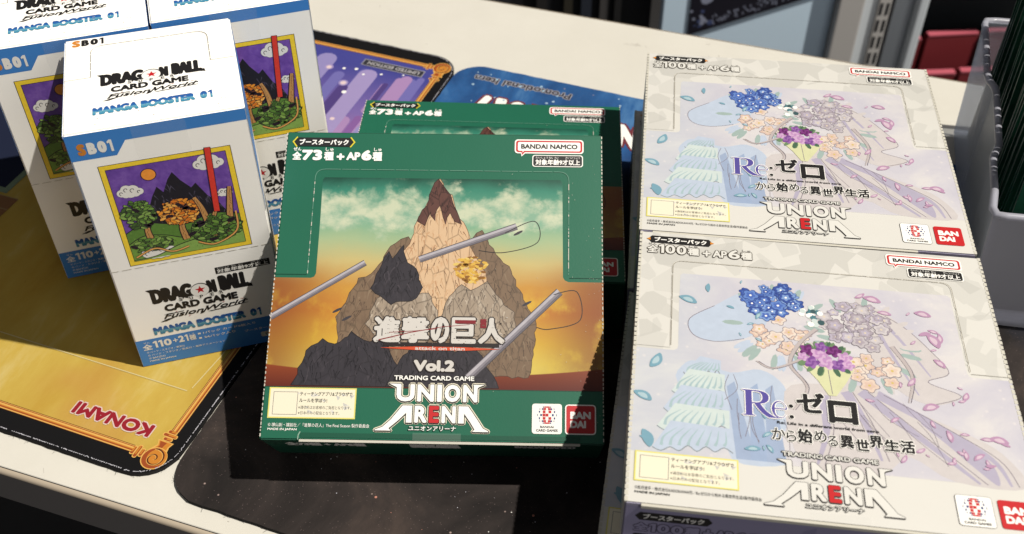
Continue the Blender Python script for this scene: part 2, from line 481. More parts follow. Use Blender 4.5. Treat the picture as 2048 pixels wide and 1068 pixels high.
# gold frame
GOLD = [ink('gold_dark', S(96, 44, 20), .7, .2), ink('gold_mid', S(214, 136, 48), .7, .2), ink('gold_light', S(238, 184, 96), .7, .2), ink('gold_brown', S(166, 78, 34), .7, .2)]
p = Pr(lambda u, v, z: (u / 1000, v / 1000, z + 0.0022), .001, .001, base=.00016)
def gold_bar(a, b, out):
    a, b = Vector(a), Vector(b); d = (b - a).normalized(); n = Vector((-d.y, d.x)) * out
    for off, w_, m in ((0, 4.0, GOLD[0]), (0, 3.4, GOLD[2]), (0.1, 2.5, GOLD[1]), (-.75, .7, GOLD[3]), (.55, .9, GOLD[2]), (1.2, .4, GOLD[3])):
        p.stroke([tuple(a + n * off), tuple(b + n * off)], w_, m)
gold_bar((-592, 12.2), (-22, 12.2), 1); gold_bar((-9.2, 27), (-9.2, 329), 1); gold_bar((-592, 341.5), (-20, 341.5), -1); gold_bar((-598, 27), (-598, 329), -1)
p.build('gold_frame', kmat)
def ornament(cx, cy, sx, sy):
    p = Pr(lambda u, v, z: ((cx + u * sx) / 1000, (cy + v * sy) / 1000, z + 0.0022), .001, .001, base=.00008)
    # u grows towards the inside of the mat along x, v along y
    flare = [(-3.2, 3.5), (-2.6, 7), (-3.3, 9.6), (3.2, 9.6), (2.2, 7), (4.0, 3.5)]
    p.poly([(x * 1.25, y * 1.04) for x, y in flare], GOLD[2]); p.poly(flare, GOLD[1]); p.poly([(-.2, 3.5), (-.4, 7), (-.9, 9.3), (2.6, 9.3), (1.6, 7), (2.6, 3.5)], GOLD[3])
    for vv, hw in ((11.2, 2.0), (13.4, 3.3), (15.4, 2.0)):
        p.rr(-hw - .5, vv - 1.1, hw + .5, vv + 1.1, .9, GOLD[2]); p.rr(-hw, vv - .75, hw, vv + .75, .6, GOLD[3]); p.rr(-hw, vv - .2, hw * .3, vv + .6, .3, GOLD[1])
    for uu, hw in ((7.0, 1.9), (9.2, 3.2), (11.4, 2.0)):
        p.rr(uu - 1.1, .8 - hw - .5, uu + 1.1, .8 + hw + .5, .9, GOLD[2]); p.rr(uu - .75, .8 - hw, uu + .75, .8 + hw, .6, GOLD[3]); p.rr(uu - .2, .8 - hw * .5, uu + .5, .8 + hw, .3, GOLD[1])
    p.disc(0, 0, 6.1, GOLD[2], 26); p.disc(0, 0, 5.6, GOLD[3], 26); p.disc(-1.0, .8, 4.6, GOLD[1], 24)
    sp = [(5.0 * (1 - t) * math.cos(t * 10.5 + 1.2), 5.0 * (1 - t) * math.sin(t * 10.5 + 1.2)) for t in [i / 34 for i in range(31)]]
    p.stroke(sp, 1.0, GOLD[0], .6); p.stroke([(x + .35, y - .3) for x, y in sp], .35, GOLD[2], .2)
    p.build('corner_ornament', kmat)
ornament(-10.1, 10.9, -1, 1); ornament(-9.4, 342.0, -1, -1)
# white zone lines, lettering
p = Pr(lambda u, v, z: (u / 1000, v / 1000, z + 0.0022), .001, .001, base=.00029)
M_zone = ink('zone_line', S(226, 208, 150), .8, .2)
p.stroke([(-330, 50.5), (-17.4, 49.8)], .55, M_zone); p.stroke([(-16.0, 52), (-13.6, 75), (-12.6, 140)], .5, M_zone)
M_brick = ink('brick_print', S(150, 104, 60), .8); M_mortar = ink('brick_line', S(170, 146, 100), .8)
p.rect(-420, 118, -185, 137, M_brick)
for y_ in (118, 127.5, 137): p.stroke([(-420, y_), (-185, y_)], .6, M_mortar)
for k in range(12): p.stroke([(-200 - k * 18, 127.5), (-200 - k * 18, 137)], .6, M_mortar); p.stroke([(-191 - k * 18, 118), (-191 - k * 18, 127.5)], .6, M_mortar)
M_navy = ink('navy_print', S(26, 34, 60), .8, .2); M_seagreen = ink('sea_green_print', S(140, 160, 130), .8, .2)
p.rect(-420, 139, -195, 215, M_seagreen); p.rect(-420, 143, -199, 211, M_navy)
p.build('zone_print', kmat)
p = Pr(kface, .001, .001, base=.00028)
M_kred = ink('mat_red', S(158, 30, 44), .8, .2); M_kpink = ink('mat_pink', S(232, 206, 196), .8, .2)
p.text('KONAMI', (19.4, 19.6, 62.0, 26.9), M_kred, .075, (M_kpink, .09))
p.build('maker_lettering', kmat)
p = Pr(kface, .001, .001, base=.00028); p.text('W', (196, 148, 232, 168), M_seagreen, .06); p.build('zone_lettering', kmat)
p = Pr(kface, .001, .001, base=.00028)
p.rect(18, 327.7, 61.5, 334.7, M_ltgray); p.rect(18.5, 328.2, 61, 334.2, ink('label_black', (.012, .012, .02), .8)); o = p.build('edition_label', kmat)
p = Pr(kface, .001, .001, base=.00029); p.text('LIMITED EDITION', (21, 329.4, 58, 332.9), M_ltgray, .05); p.build('lettering', o)
# stitched rim
p = Pr(lambda u, v, z: (u, v, z + 0.0022), 1, 1, base=.0001)
rs_ = random.Random(5)
ins = rrect_pts(-0.61 + .0011, .0011, -.0011, .3539, .018, 10)
q = []
for i in range(len(ins)):
    a, b = Vector(ins[i]), Vector(ins[(i + 1) % len(ins)]); k = max(1, int((b - a).length / .0011))
    for j in range(k): q.append(a.lerp(b, j / k))
q = [v for v in q if v.x > -.32]
for a, b in zip(q, q[1:]):
    if (b - a).length < .01 and rs_.random() < .92:
        o_ = Vector((rs_.gauss(0, .00016), rs_.gauss(0, .00016))); p.stroke([tuple(a + o_), tuple(a.lerp(b, .85) - o_)], rs_.uniform(.00025, .0005), M_thread)
o = p.build('stitching', kmat, True)
def fray(P, parent, cond, n, z=0.0012):
    bm = bmesh.new(); rs_ = random.Random(11)
    C = [v for v in P if cond(v)]
    for _ in range(n):
        a = rs_.choice(C); ang = rs_.uniform(0, 6.28); L = rs_.uniform(.0006, .0022)
        d = Vector((math.cos(ang), math.sin(ang), rs_.uniform(-.3, .3))) * L
        s0 = Vector((a.x, a.y, z + rs_.uniform(-.0006, .0007)))
        mid = s0 + d * .5 + Vector((rs_.gauss(0, .0002), rs_.gauss(0, .0002), .0001))
        tube_bm(bm, [s0, mid, s0 + d], .00006, 4)
    o = link('frayed_thread', mesh_from_bm(bm, 'frayed_thread', M_rubber), parent); o['kind'] = 'stuff'
fray(kP, kmat, lambda v: v.y < .03 and v.x > -.3, 110)

# galaxy mat
gm = empty('play_mat', 'starry play mat, dark brown in front and blue behind, under the green boxes', 'play mat', 'play mats', Matrix.Translation((-0.1570, 0.2832, 0)) @ Matrix.Rotation(R(-20.5), 4, 'Z'))
g = G('mat_galaxy_print')
yy = g.math('ADD', g.v, g.math('MULTIPLY', g.noise(g.scale(.02, .02), 1, 4), 90))
n1 = g.noise(g.scale(.016, .016), 1.0, 6, .62, .6)
dk = g.ramp(n1, [(0.35, (0.012, 0.010, 0.0095)), (0.50, (0.028, 0.022, 0.020)), (0.62, (0.052, 0.038, 0.032)), (.75, (.078, .050, .040))])
warm = g.step(g.noise(g.scale(.012, .012, 20, 7), 1, 4), .6, .75)
dk = g.mix(g.math('MULTIPLY', warm, g.step(g.u, 240, 330)), dk, S(150, 70, 36))
bl = g.ramp(g.noise(g.scale(.03, .012), 1., 5, .6, .4), [(.3, S(30, 64, 116)), (.55, S(52, 104, 164)), (.75, S(110, 160, 206))])
base = g.mix(g.step(yy, 270, 360), dk, bl)
vo = g.voro(g.scale(.11, .11), 1.0)
st = g.math('MULTIPLY', g.step(vo.outputs['Distance'], .075, .02), g.math('GREATER_THAN', g.noise(g.scale(.05, .05, 4), 1, 2), .50))
base = g.mix(g.math('MULTIPLY', st, .8), base, S(206, 180, 170))
vo2 = g.voro(g.scale(.62, .62), 1.0)
st2 = g.math('MULTIPLY', g.step(vo2.outputs['Distance'], .16, .05), .45)
base = g.mix(st2, base, S(150, 130, 126))
g.done(base, 0.8, 0.15, weave(g), 0.35)
me, gP = mat_slab('cloth', rrect_pts(0, 0, 0.61, 0.357, 0.019), 0.0002, 0.0022, [MATS['mat_galaxy_print'], M_rubber])
link('cloth', me, gm)
gface = lambda u, v, z: ((600 - u) / 1000, v / 1000, z + .0022)
p = Pr(gface, .001, .001, base=.0001)
p.text('Promotional Item', (600 - 79.5, 340.5, 600 - 14, 346.6), ink('promo_dark', S(52, 50, 66), .8), .045, (M_ltgray, .08))
p.build('item_lettering', gm)
p = Pr(gface, .001, .001, base=.0001)
M_dkred = ink('mat_darkred', S(120, 40, 50), .8)
def big(t, x0, x1):
    p.text(t, (600 - x1, 305, 600 - x0, 327.4), M_white, .06, (M_dkred, .07), shear=-.15)
big('7', 22, 35.5); big('1', 37.5, 44.5); big('0', 46, 58.5); big('2', 60, 72)
p.build('year_lettering', gm)
p = Pr(gface, .001, .001, base=.0001)
p.text('N', (600 - 132, 305, 600 - 118, 327.4), M_white, .06, (M_dkred, .07), shear=-.15)
p.build('event_lettering', gm)
p = Pr(lambda u, v, z: (u / 1000, v / 1000, z + .0022), .001, .001, base=.0001)
rs_ = random.Random(12)
M_star = ink('star_white', S(226, 222, 214), .8); M_starp = ink('star_pink', S(206, 140, 120), .8); M_starb = ink('star_blue', S(176, 206, 226), .8)
for _ in range(60): p.disc(rs_.uniform(5, 250), rs_.uniform(4, 90), rs_.uniform(.10, .34), rs_.choice([M_star, M_starp, M_thread]), 8)
for _ in range(46): p.disc(rs_.uniform(10, 190), rs_.uniform(300, 354), rs_.uniform(.25, 1.1), M_starb, 9)
for x, y in ((160, 45), (92, 30)): p.disc(x, y, .6, M_starp, 10)
p.build('star_print', gm, True)
fray(gP, gm, lambda v: v.y < .03 and v.x < .3, 110)
# ------------------------------------------------------------------ flat trading-card booster boxes
W, D = 0.1453, 0.1417
g = G('facet_print')
v1 = g.voro(g.scale(12, 15), 1.0); v2 = g.voro(g.scale(20, 17, 3), 1.0)
sx = g.n.new('ShaderNodeSeparateXYZ'); g.l.new(v1.outputs['Color'], sx.inputs[0])
sy = g.n.new('ShaderNodeSeparateXYZ'); g.l.new(v2.outputs['Color'], sy.inputs[0])
fa = g.math('MULTIPLY', g.step(sx.outputs[0], .55, .75), .75); fb = g.math('MULTIPLY', g.step(sy.outputs[0], .7, .8), .4)
M_facet = g.done(g.mix(fb, g.mix(fa, WHITE, (.425, .412, .378)), (.40, .39, .36)), .42, .4, g.noise(g.scale(200, 200), 1, 3), .06)

def top_face(T):
    return lambda u, v, z: ((u - .5) * W, D * (1 - v), T + z)
def front_face(T, w=W):
    return lambda u, v, z: ((u - .5) * w, -z, T * (1 - v))
def carton(T, mats):
    """body: mats = (sides, top); a few bevels, real board thickness look"""
    bm = bmesh.new(); vs, fs = box_bm(bm, -W / 2, W / 2, 0, D, 0, T)
    fs[1].material_index = 1
    bmesh.ops.bevel(bm, geom=bm.edges[:], offset=.0006, segments=2, affect='EDGES')
    uvl = bm.loops.layers.uv.new('UVMap')
    for f in bm.faces:
        for lp in f.loops: lp[uvl].uv = (lp.vert.co.x / W + .5 + lp.vert.co.z * 3, 1 - lp.vert.co.y / D + lp.vert.co.z * 5)
    return mesh_from_bm(bm, 'carton', mats)
def rnd_rect_path(u0, v0, u1, v1, r):
    return [(u0, v1)] + [(u0, v0 + r)] + bez((u0, v0 + r), (u0, v0), (u0 + r, v0), 5) + [(u1 - r, v0)] + bez((u1 - r, v0), (u1, v0), (u1, v0 + r), 5) + [(u1, v1)]

def common_lettering(p, kind, T, full=True):
    """the printed text that both designs share; p on the top face"""
    txt = M_white if kind == 'green' else M_black
    hexm = M_black
    p.poly([(.023, .036), (.034, .021), (.205, .021), (.216, .036), (.205, .052), (.034, .052)], hexm)
    if kind == 'green':
        p.stroke([(.035, .019), (.022, .036), (.035, .054)], .004, M_yellow); p.stroke([(.204, .019), (.217, .036), (.204, .054)], .004, M_yellow)
    else:
        p.poly([(.018, .036), (.030, .030), (.030, .042)], M_orange_ink); p.poly([(.221, .036), (.209, .030), (.209, .042)], M_orange_ink)
    p.text('ブースターパック', (.042, .026, .198, .047), M_white, .045)
    if kind == 'green':
        p.text('全', (.023, .071, .052, .100), txt, .05); p.text('73', (.053, .064, .117, .101), txt, .08)
        p.text('種', (.123, .070, .154, .101), txt, .045); p.text('+', (.163, .076, .188, .099), txt, .1)
        p.text('AP', (.194, .071, .238, .099), txt, .07); p.text('6', (.241, .063, .274, .100), txt, .09); p.text('種', (.276, .069, .307, .101), txt, .045)
        p.text('ぜん', (.025, .056, .050, .068), txt, .03); p.text('しゅ', (.127, .056, .152, .068), txt, .03); p.text('しゅ', (.280, .055, .304, .067), txt, .03)
    else:
        oc = (ink('ink_outline_brown', S(80, 72, 62)), .075)
        x = .022
        for t, a, b_, hgt in (('全', .022, .054, 0), ('100', .056, .138, .006), ('種', .142, .176, 0), ('+', .186, .210, -.006), ('AP', .216, .258, -.002), ('6', .262, .296, .006), ('種', .299, .332, 0)):
            (num if t == '100' else Pr.text)(p, t, (a, .064 - hgt, b_, .097), M_box_white, .04, oc)
        p.text('ぜん', (.024, .054, .050, .063), M_black, .0); p.text('しゅ', (.146, .053, .172, .062), M_black, .0); p.text('しゅ', (.304, .053, .328, .062), M_black, .0)
def maker_logo(p, kind, q):
    p.poly([(.742, .060), (.765, .060), (.746, .079)], M_white); p.rr(.724, .019, .941, .068, .010, M_white)
    p.poly([(.745, .058), (.762, .058), (.747, .074)], M_red); p.rr(.728, .023, .937, .064, .008, M_red)
    p.poly([(.749, .052), (.758, .052), (.749, .066)], M_white); p.rr(.734, .028, .931, .059, .005, M_white)
    q.text('BANDAI NAMCO', (.744, .035, .922, .052), M_black, .06)
def age_label(p, kind, q):
    p.rr(.780, .073, .939, .114, .008, M_white); p.rr(.783, .0755, .936, .1115, .007, M_black)
    q.text('対象年齢9才以上', (.790, .088, .930, .108), M_white, .035)
    for t, a, b_ in (('たいしょう', .791, .829), ('ねん', .832, .845), ('れい', .850, .862), ('さい', .884, .896), ('い', .900, .907), ('じょう', .911, .929)):
        q.text(t, (a, .0785, b_, .0855), M_white, .0)
def teach_label(p, q):
    p.rect(.018, .843, .2745, .936, M_paleyellow); p.rect(.022, .847, .2705, .932, M_cream)
    tri = random.Random(4)
    for _ in range(16):
        x, y = tri.uniform(.05, .255), tri.uniform(.853, .912); a = [(x, y), (x + tri.uniform(.01, .022), y + tri.uniform(-.003, .012)), (x + tri.uniform(-.006, .012), y + tri.uniform(.008, .018))]
        p.poly(a, M_facet)
    p.rect(.031, .856, .103, .9255, M_gray); p.rect(.0325, .8575, .1015, .924, M_cream)
    q.text('ティーチングアプリ&ブラウザで', (.109, .855, .263, .868), M_black, .02); q.text('ルールを学ぼう!', (.108, .875, .190, .888), M_black, .02)
    q.text('※通信料はお客様のご負担となります。', (.107, .8975, .262, .908), M_black, .0); q.text('※日本のみの配信となります。', (.107, .914, .228, .9245), M_black, .0)
def credit(p, kind):
    m = M_white if kind == 'green' else M_black
    if kind == 'green': p.text('© 諫山創・講談社／「進撃の巨人」The Final Season 製作委員会', (.022, .950, .318, .9615), m, .0)
    else: p.text('©長月達平・株式会社KADOKAWA刊／Re:ゼロから始める異世界生活3製作委員会', (.022, .950, .328, .961), m, .0)
    p.text('MADE IN JAPAN', (.022, .9655, .107, .974), m, .03)
LET = (('U', .392, .446, .827, .880), ('N', .453, .503, .827, .880), ('I', .511, .526, .827, .880), ('O', .533, .580, .827, .880), ('N', .587, .630, .827, .880), ('R', .4475, .4845, .892, .9435), ('E', .4895, .5195, .892, .9435), ('N', .5265, .5685, .892, .9435))
def union_arena(p, kind, c=.499, sc=1.0):
    out = (M_black, .05)
    X = lambda u: c + (u - .499) * sc
    tc_ = M_black if kind == 'white' else M_white
    a1 = [(.412, .892), (.4405, .892), (.4405, .9435), (.4235, .9435), (.4235, .914), (.400, .938), (.374, .961), (.381, .968), (.334, .968), (.334, .9655), (.356, .957), (.380, .934)]
    a2 = [(.5755, .892), (.604, .892), (.633, .934), (.648, .957), (.664, .9655), (.664, .968), (.617, .968), (.624, .961), (.611, .940), (.5925, .914), (.5925, .9435), (.5755, .9435)]
    wl = [(.370, .8265), (.404, .8265), (.404, .850), (.394, .838)]
    wr = [(.617, .8265), (.651, .8265), (.634, .833), (.622, .846)]
    def grow(e, m, dy=0.0):
        for q in (a1, a2, wl, wr):
            for k in range(8): p.poly([(X(u + e * math.cos(k * .785)), v + dy + e * math.sin(k * .785)) for u, v in q], m)
        for t, a, b_, y0, y1 in LET: p.text(t, (X(a), y0 + dy, X(b_), y1 + dy), m, .06, (m, e / (y1 - y0)))
    if kind == 'green': grow(.0052, M_cream)
    ol = M_black if kind == 'green' else ink('logo_outline', S(70, 66, 64))
    e_ = .0024 if kind == 'green' else .0017
    grow(e_, ol, .0018); grow(e_, ol)
    wm = M_white if kind == 'green' else M_box_white
    for q in (a1, a2, wl, wr): p.poly([(X(u), v) for u, v in q], wm)
    for t, a, b_, y0, y1 in LET: p.text(t, (X(a), y0, X(b_), y1), M_red if t == 'E' else wm, .06)
    p.text('TRADING CARD GAME', (X(.383), .801, X(.619), .815), M_white if kind == 'green' else M_box_white, .04, (M_black, .15))
    p.text('ユニオンアリーナ', (X(.432), .953, X(.570), .967), M_white if kind == 'green' else M_box_white, .02, (M_black if kind == 'white' else ink('ink_green_dark', S(20, 66, 50)), .13))
def bandai_badges(p, kind, part='all', q=None):
    if part in ('all', 'cg'):
        if kind == 'white': p.rr(.790, .880, .877, .970, .008, M_gray); p.rr(.7912, .8812, .8758, .9688, .007, M_white)
        else: p.rr(.790, .880, .877, .970, .008, M_white)
        cx, cy = .8335, .914
        M_nv = ink('ink_navy', S(40, 60, 130))
        for i in range(-4, 5):
            for j in range(-3, 4):
                la = j * R(21); lo_ = i * R(18)
                x = math.sin(lo_) * math.cos(la) * .029; y = math.sin(la) * .027
                s_ = .0032 * max(.3, math.cos(lo_)); t_ = .0033 * max(.5, math.cos(la))
                hole = (i in (0,) and j in (-1, -2, 1, 2)) or (i == 1 and j in (0,))
                if abs(i) <= 1 and not hole: p.rect(cx + x - s_ * 1.35, cy + y - t_ * 1.3, cx + x + s_ * 1.35, cy + y + t_ * 1.3, M_red)
                elif abs(i) > 1 and (i + j) % 2 == 0: p.rect(cx + x - s_, cy + y - t_, cx + x + s_, cy + y + t_, M_nv)
        q.text('BANDAI', (.814, .946, .853, .9525), M_black, .06); q.text('CARD GAMES', (.802, .956, .865, .9635), M_black, .06)
    if part in ('all', 'sq'):
        if kind != 'white': p.rr(.886, .881, .976, .971, .010, M_white)
        p.rr(.8895, .8845, .9725, .9675, .007, M_red)
        q.text('BAN', (.901, .902, .961, .9245), M_white, .08); q.text('DAI', (.901, .929, .947, .9515), M_white, .08)

def labelled(f, fn, name, root):
    p = Pr(f, W, D, base=.00029); q = Pr(f, W, D, base=.00031); fn(p, q)
    o = p.build(name, root); q.build('lettering', o)
def inside(pt, poly):
    x, y = pt; c = False; n = len(poly)
    for i in range(n):
        (x0, y0), (x1, y1) = poly[i], poly[(i + 1) % n]
        if (y0 > y) != (y1 > y) and x < (x1 - x0) * (y - y0) / (y1 - y0) + x0: c = not c
    return c
def rock_paint(name, a, b, c):
    if name in MATS: return MATS[name]
    g = G(name)
    n1 = g.noise(g.scale(26, 11), 1, 9, .66, 1.2); n2 = g.noise(g.scale(70, 40, 3), 1, 6, .6, .4)
    mixn = g.math('MULTIPLY_ADD', n2, .35, g.math('MULTIPLY', n1, .75))
    col = g.ramp(mixn, [(.34, a), (.50, b), (.58, b), (.70, c)])
    cr = g.voro(g.scale(30, 16), 1.0, 'DISTANCE_TO_EDGE')
    col = g.mix(g.math('MULTIPLY', g.step(cr.outputs['Distance'], .05, .0), .6), col, tuple(x * .35 for x in a))
    return g.done(col, .36, .45)
def rock(p, pts, cols, rnd, st=.022, line=True):
    """a painted crag: rock texture, ink outline, ridge lines and hatching"""
    m = rock_paint('rock_' + cols[0].name, tuple(cols[-1].node_tree.nodes['Principled BSDF'].inputs[0].default_value[:3]), tuple(cols[2].node_tree.nodes['Principled BSDF'].inputs[0].default_value[:3]), tuple(cols[1].node_tree.nodes['Principled BSDF'].inputs[0].default_value[:3]))
    N = len(pts); P = []
    for i in range(N):       # roughen the outline
        a, b = Vector(pts[i]), Vector(pts[(i + 1) % N]); k = max(1, int((b - a).length / .016))
        for q in range(k): v = a.lerp(b, q / k); P.append((v.x + rnd.uniform(-.004, .004), v.y + rnd.uniform(-.004, .004)) if v.y < .82 else (v.x, v.y))
    if line: p.stroke(P, .0035, cols[0], closed=True)
    p.poly(P, m)
    x0, x1 = min(q[0] for q in P), max(q[0] for q in P); y0, y1 = min(q[1] for q in P), max(q[1] for q in P)
    p.wrap(8)
    for _ in range(int((x1 - x0) * (y1 - y0) * 3800)):
        u, v = rnd.uniform(x0, x1), rnd.uniform(y0, y1); L = rnd.uniform(.008, .035); sl = rnd.uniform(-.5, .9) * (1 if u > (x0 + x1) / 2 else -1)
        mid = (u + sl * L * .4 + rnd.uniform(-.003, .003), v + L * .5); e = (u + sl * L * .8, v + L)
        if inside((u, v), P) and inside(e, P) and inside(mid, P):
            k = rnd.random(); p.stroke([(u, v), mid, e], .0022 if k < .5 else .005, cols[0] if k < .35 else rnd.choice(cols[1:]), .0005)
    p.unwrap()
def flower(p, u, v, r, cols, rnd, n=6, layers=3, core=None):
    for L in range(layers):
        rr_ = r * (1 - L * .28)
        for k in range(n):
            a = 2 * math.pi * k / n + L * .5 + rnd.uniform(-.15, .15)
            p.disc(u + rr_ * .55 * math.cos(a), v + rr_ * .55 * math.sin(a), rr_ * .52, cols[(L + k) % len(cols)], 12, 1.0, .72, a)
    if core: p.disc(u, v, r * .16, core, 10)
def petal(p, u, v, L, wd, rot, m, m2):
    def shape(k):
        pts = crom([(-1 * k, 0), (-.3 * k, -.55 * k), (.45 * k, -.5 * k), (1 * k, .05), (.3 * k, .35 * k), (-.4 * k, .3 * k)], 3, True)
        return [(u + (x * math.cos(rot) * L - y * math.sin(rot) * wd), v + (x * math.sin(rot) * L + y * math.cos(rot) * wd)) for x, y in pts]
    p.poly(shape(1.0), m); p.poly(shape(.55), m2)

g = G('clear_tape')
g.b.inputs['Base Color'].default_value = (.75, .74, .70, 1); g.b.inputs['Roughness'].default_value = .12; g.b.inputs['Specular IOR Level'].default_value = .6
tr = g.n.new('ShaderNodeBsdfTransparent'); mx = g.n.new('ShaderNodeMixShader'); mx.inputs[0].default_value = .06
g.l.new(tr.outputs[0], mx.inputs[1]); g.l.new(g.b.outputs[0], mx.inputs[2]); g.l.new(mx.outputs[0], g.n['Material Output'].inputs[0])
M_tape = g.m
# ---- green design
g = G('green_art_print')
n1 = g.noise(g.scale(7, 9), 1, 7, .62, .2)
vv = g.math('ADD', g.v, g.math('MULTIPLY_ADD', n1, .05, -.025))
sky = g.ramp(vv, [(.155, S(26, 78, 62)), (.20, S(60, 140, 116)), (.30, S(120, 180, 150)), (.37, S(176, 196, 150)), (.44, S(214, 194, 128)), (.52, S(212, 154, 68)), (.60, S(210, 138, 54)), (.70, S(230, 186, 68)), (.78, S(236, 210, 98))])
dx = g.math('SUBTRACT', g.u, .5); ed = g.math('MULTIPLY', g.step(g.math('ABSOLUTE', dx), .26, .5), g.step(g.v, .38, .52))
sky = g.mix(g.math('MULTIPLY', ed, .75), sky, S(140, 66, 36))
glow = g.math('MULTIPLY', g.step(g.noise(g.scale(6, 5, 2), 1, 5, .6), .45, .68), g.step(g.v, .5, .6))
sky = g.mix(g.math('MULTIPLY', glow, .7), sky, S(246, 214, 70))
cb = g.math('SUBTRACT', g.noise(g.scale(9, 10, 5, 2), 1, 8, .62, .3), g.math('MULTIPLY', g.math('ABSOLUTE', g.math('SUBTRACT', g.v, .275)), 3.4))
sky = g.mix(g.math('MULTIPLY', g.step(cb, .20, .42), .85), sky, g.ramp(g.noise(g.scale(16, 20), 1, 5, .6), [(.35, S(150, 188, 160)), (.6, S(226, 228, 196))]))
gl = g.math('MULTIPLY_ADD', g.math('MULTIPLY', dx, dx), -.12, .802)
gr = g.step(g.math('SUBTRACT', g.v, gl), -.002, .002)
sky = g.mix(gr, sky, g.ramp(g.v, [(.77, S(150, 70, 36)), (.84, S(104, 40, 28))]))
M_gart = g.done(sky, .36, .45, g.noise(g.scale(260, 260), 1, 2), .05)

def green_box(T):
    root = empty('booster_box')
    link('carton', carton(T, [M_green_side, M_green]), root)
    f = top_face(T)
    p = Pr(f, W, D)
    art = [(.0, .497), (.112, .497), (.122, .493), (.127, .482), (.127, .30), (.125, .168), (.131, .159), (.868, .159), (.875, .168), (.878, .484), (.884, .494), (.895, .499), (1.0, .499), (1.0, .840), (.0, .840)]
    p.poly(art, M_gart)
    rnd = random.Random(21)
    C = lambda n, *c: [ink(n + str(i), q, .36, .45, 0, 900, .16, 420) for i, q in enumerate(c)]
    shoulder = C('crag_taupe', S(84, 66, 54), S(120, 98, 80), S(136, 112, 90), S(104, 86, 70), S(150, 128, 104))
    sand = C('crag_sand', S(120, 84, 60), S(222, 180, 138), S(232, 196, 156), S(206, 160, 120), S(214, 172, 130))
    brown = C('crag_brown', S(48, 30, 26), S(86, 54, 48), S(104, 68, 60), S(66, 42, 38))
    pale = C('crag_pale', S(84, 74, 66), S(206, 190, 170), S(176, 158, 138), S(150, 134, 116), S(132, 116, 102))
    dark = C('crag_dark', S(22, 20, 24), S(46, 42, 48), S(60, 56, 62), S(36, 33, 38), S(76, 70, 76))
    gold = C('bush_gold', S(150, 100, 40), S(232, 186, 80), S(240, 206, 112), S(206, 152, 60))
    steel = C('beam', S(70, 66, 72), S(196, 190, 196), S(150, 144, 152), S(116, 110, 118))
    rock(p, [(.20, .62), (.26, .50), (.31, .47), (.35, .39), (.40, .36), (.44, .42), (.54, .44), (.60, .36), (.63, .33), (.67, .41), (.71, .45), (.76, .56), (.80, .63), (.78, .80), (.22, .80)], shoulder, rnd)
    rock(p, [(.33, .56), (.37, .43), (.41, .38), (.43, .29), (.455, .25), (.475, .175), (.49, .16), (.51, .20), (.53, .215), (.555, .29), (.58, .32), (.60, .40), (.64, .47), (.66, .58), (.60, .66), (.38, .66)], sand, rnd, .02)
    rock(p, [(.425, .305), (.455, .25), (.475, .175), (.49, .16), (.51, .20), (.53, .215), (.555, .29), (.565, .31), (.545, .305), (.53, .27), (.515, .31), (.495, .25), (.48, .30), (.465, .27), (.45, .315)], brown, rnd, .014)
    # long plain beams
    def beam(a, b, w_):
        A, B = Vector(a), Vector(b); n_ = Vector((-(B - A).y, (B - A).x)).normalized()
        p.stroke([a, b], w_, steel[0]); p.stroke([a, b], w_ * .84, steel[2]); p.stroke([tuple(A + n_ * -w_ * .22), tuple(B + n_ * -w_ * .22)], w_ * .3, steel[1]); p.stroke([tuple(A + n_ * w_ * .3), tuple(B + n_ * w_ * .3)], w_ * .2, steel[3])
    beam((.0, .625), (.275, .445), .020); beam((.44, .432), (.735, .318), .022)
    rock(p, [(.29, .64), (.32, .56), (.37, .53), (.42, .55), (.47, .54), (.50, .60), (.51, .66), (.46, .71), (.34, .71)], pale, rnd)
    rock(p, [(.30, .53), (.325, .45), (.345, .41), (.36, .43), (.385, .385), (.405, .44), (.43, .46), (.45, .52), (.44, .56), (.36, .575)], dark, rnd, .016)
    rock(p, [(.50, .64), (.53, .57), (.57, .51), (.60, .53), (.65, .50), (.69, .56), (.73, .60), (.74, .66), (.68, .71), (.56, .71)], pale, rnd)
    p.wrap(20)
    for _ in range(120):
        a = rnd.uniform(0, 6.28); r_ = math.sqrt(rnd.random()) * .05; p.disc(.598 + r_ * math.cos(a), .462 + r_ * math.sin(a) * .85, rnd.uniform(.004, .009), rnd.choice(gold), 6, 1.3, .6, rnd.uniform(-.8, .8))
    p.unwrap()
    rock(p, [(.08, .835), (.10, .78), (.12, .73), (.16, .69), (.20, .71), (.25, .67), (.30, .70), (.35, .69), (.38, .76), (.42, .80), (.44, .835)], dark, rnd)
    rock(p, [(.36, .835), (.39, .77), (.43, .715), (.47, .73), (.51, .70), (.56, .725), (.60, .705), (.64, .74), (.67, .80), (.69, .835)], dark, rnd)
    beam((.600, .805), (.868, .530), .026)
    for q in ([(.70, .34), (.79, .30), (.80, .37), (.70, .405), (.62, .40)], [(.85, .54), (.92, .53), (.93, .62), (.84, .65), (.80, .645)]):
        p.stroke(crom(q, 8), .0025, M_black)
    for u, v in ((.20, .60), (.23, .625), (.77, .57), (.74, .34)): p.disc(u, v, .012, steel[0], 8, 1.4, .35, -.5)
    p.rect(0.0, .8395, 1.0, .8415, ink('band_line', S(24, 70, 54)))
    p.build('cover_picture', root)
    # white perforated line of the opening flap
    p = Pr(f, W, D, base=.00027)
    p.dash(rnd_rect_path(.101, .131, .895, .476, .032), .0016, ink('perforation_green', S(120, 170, 148)), .05, .004)
    for _ in range(44):
        s_ = rnd.choice((.1012, .8948)); v = rnd.uniform(.17, .476); p.rect(s_ - .0012, v, s_ + .0012, v + rnd.uniform(.002, .012), M_card_edge)
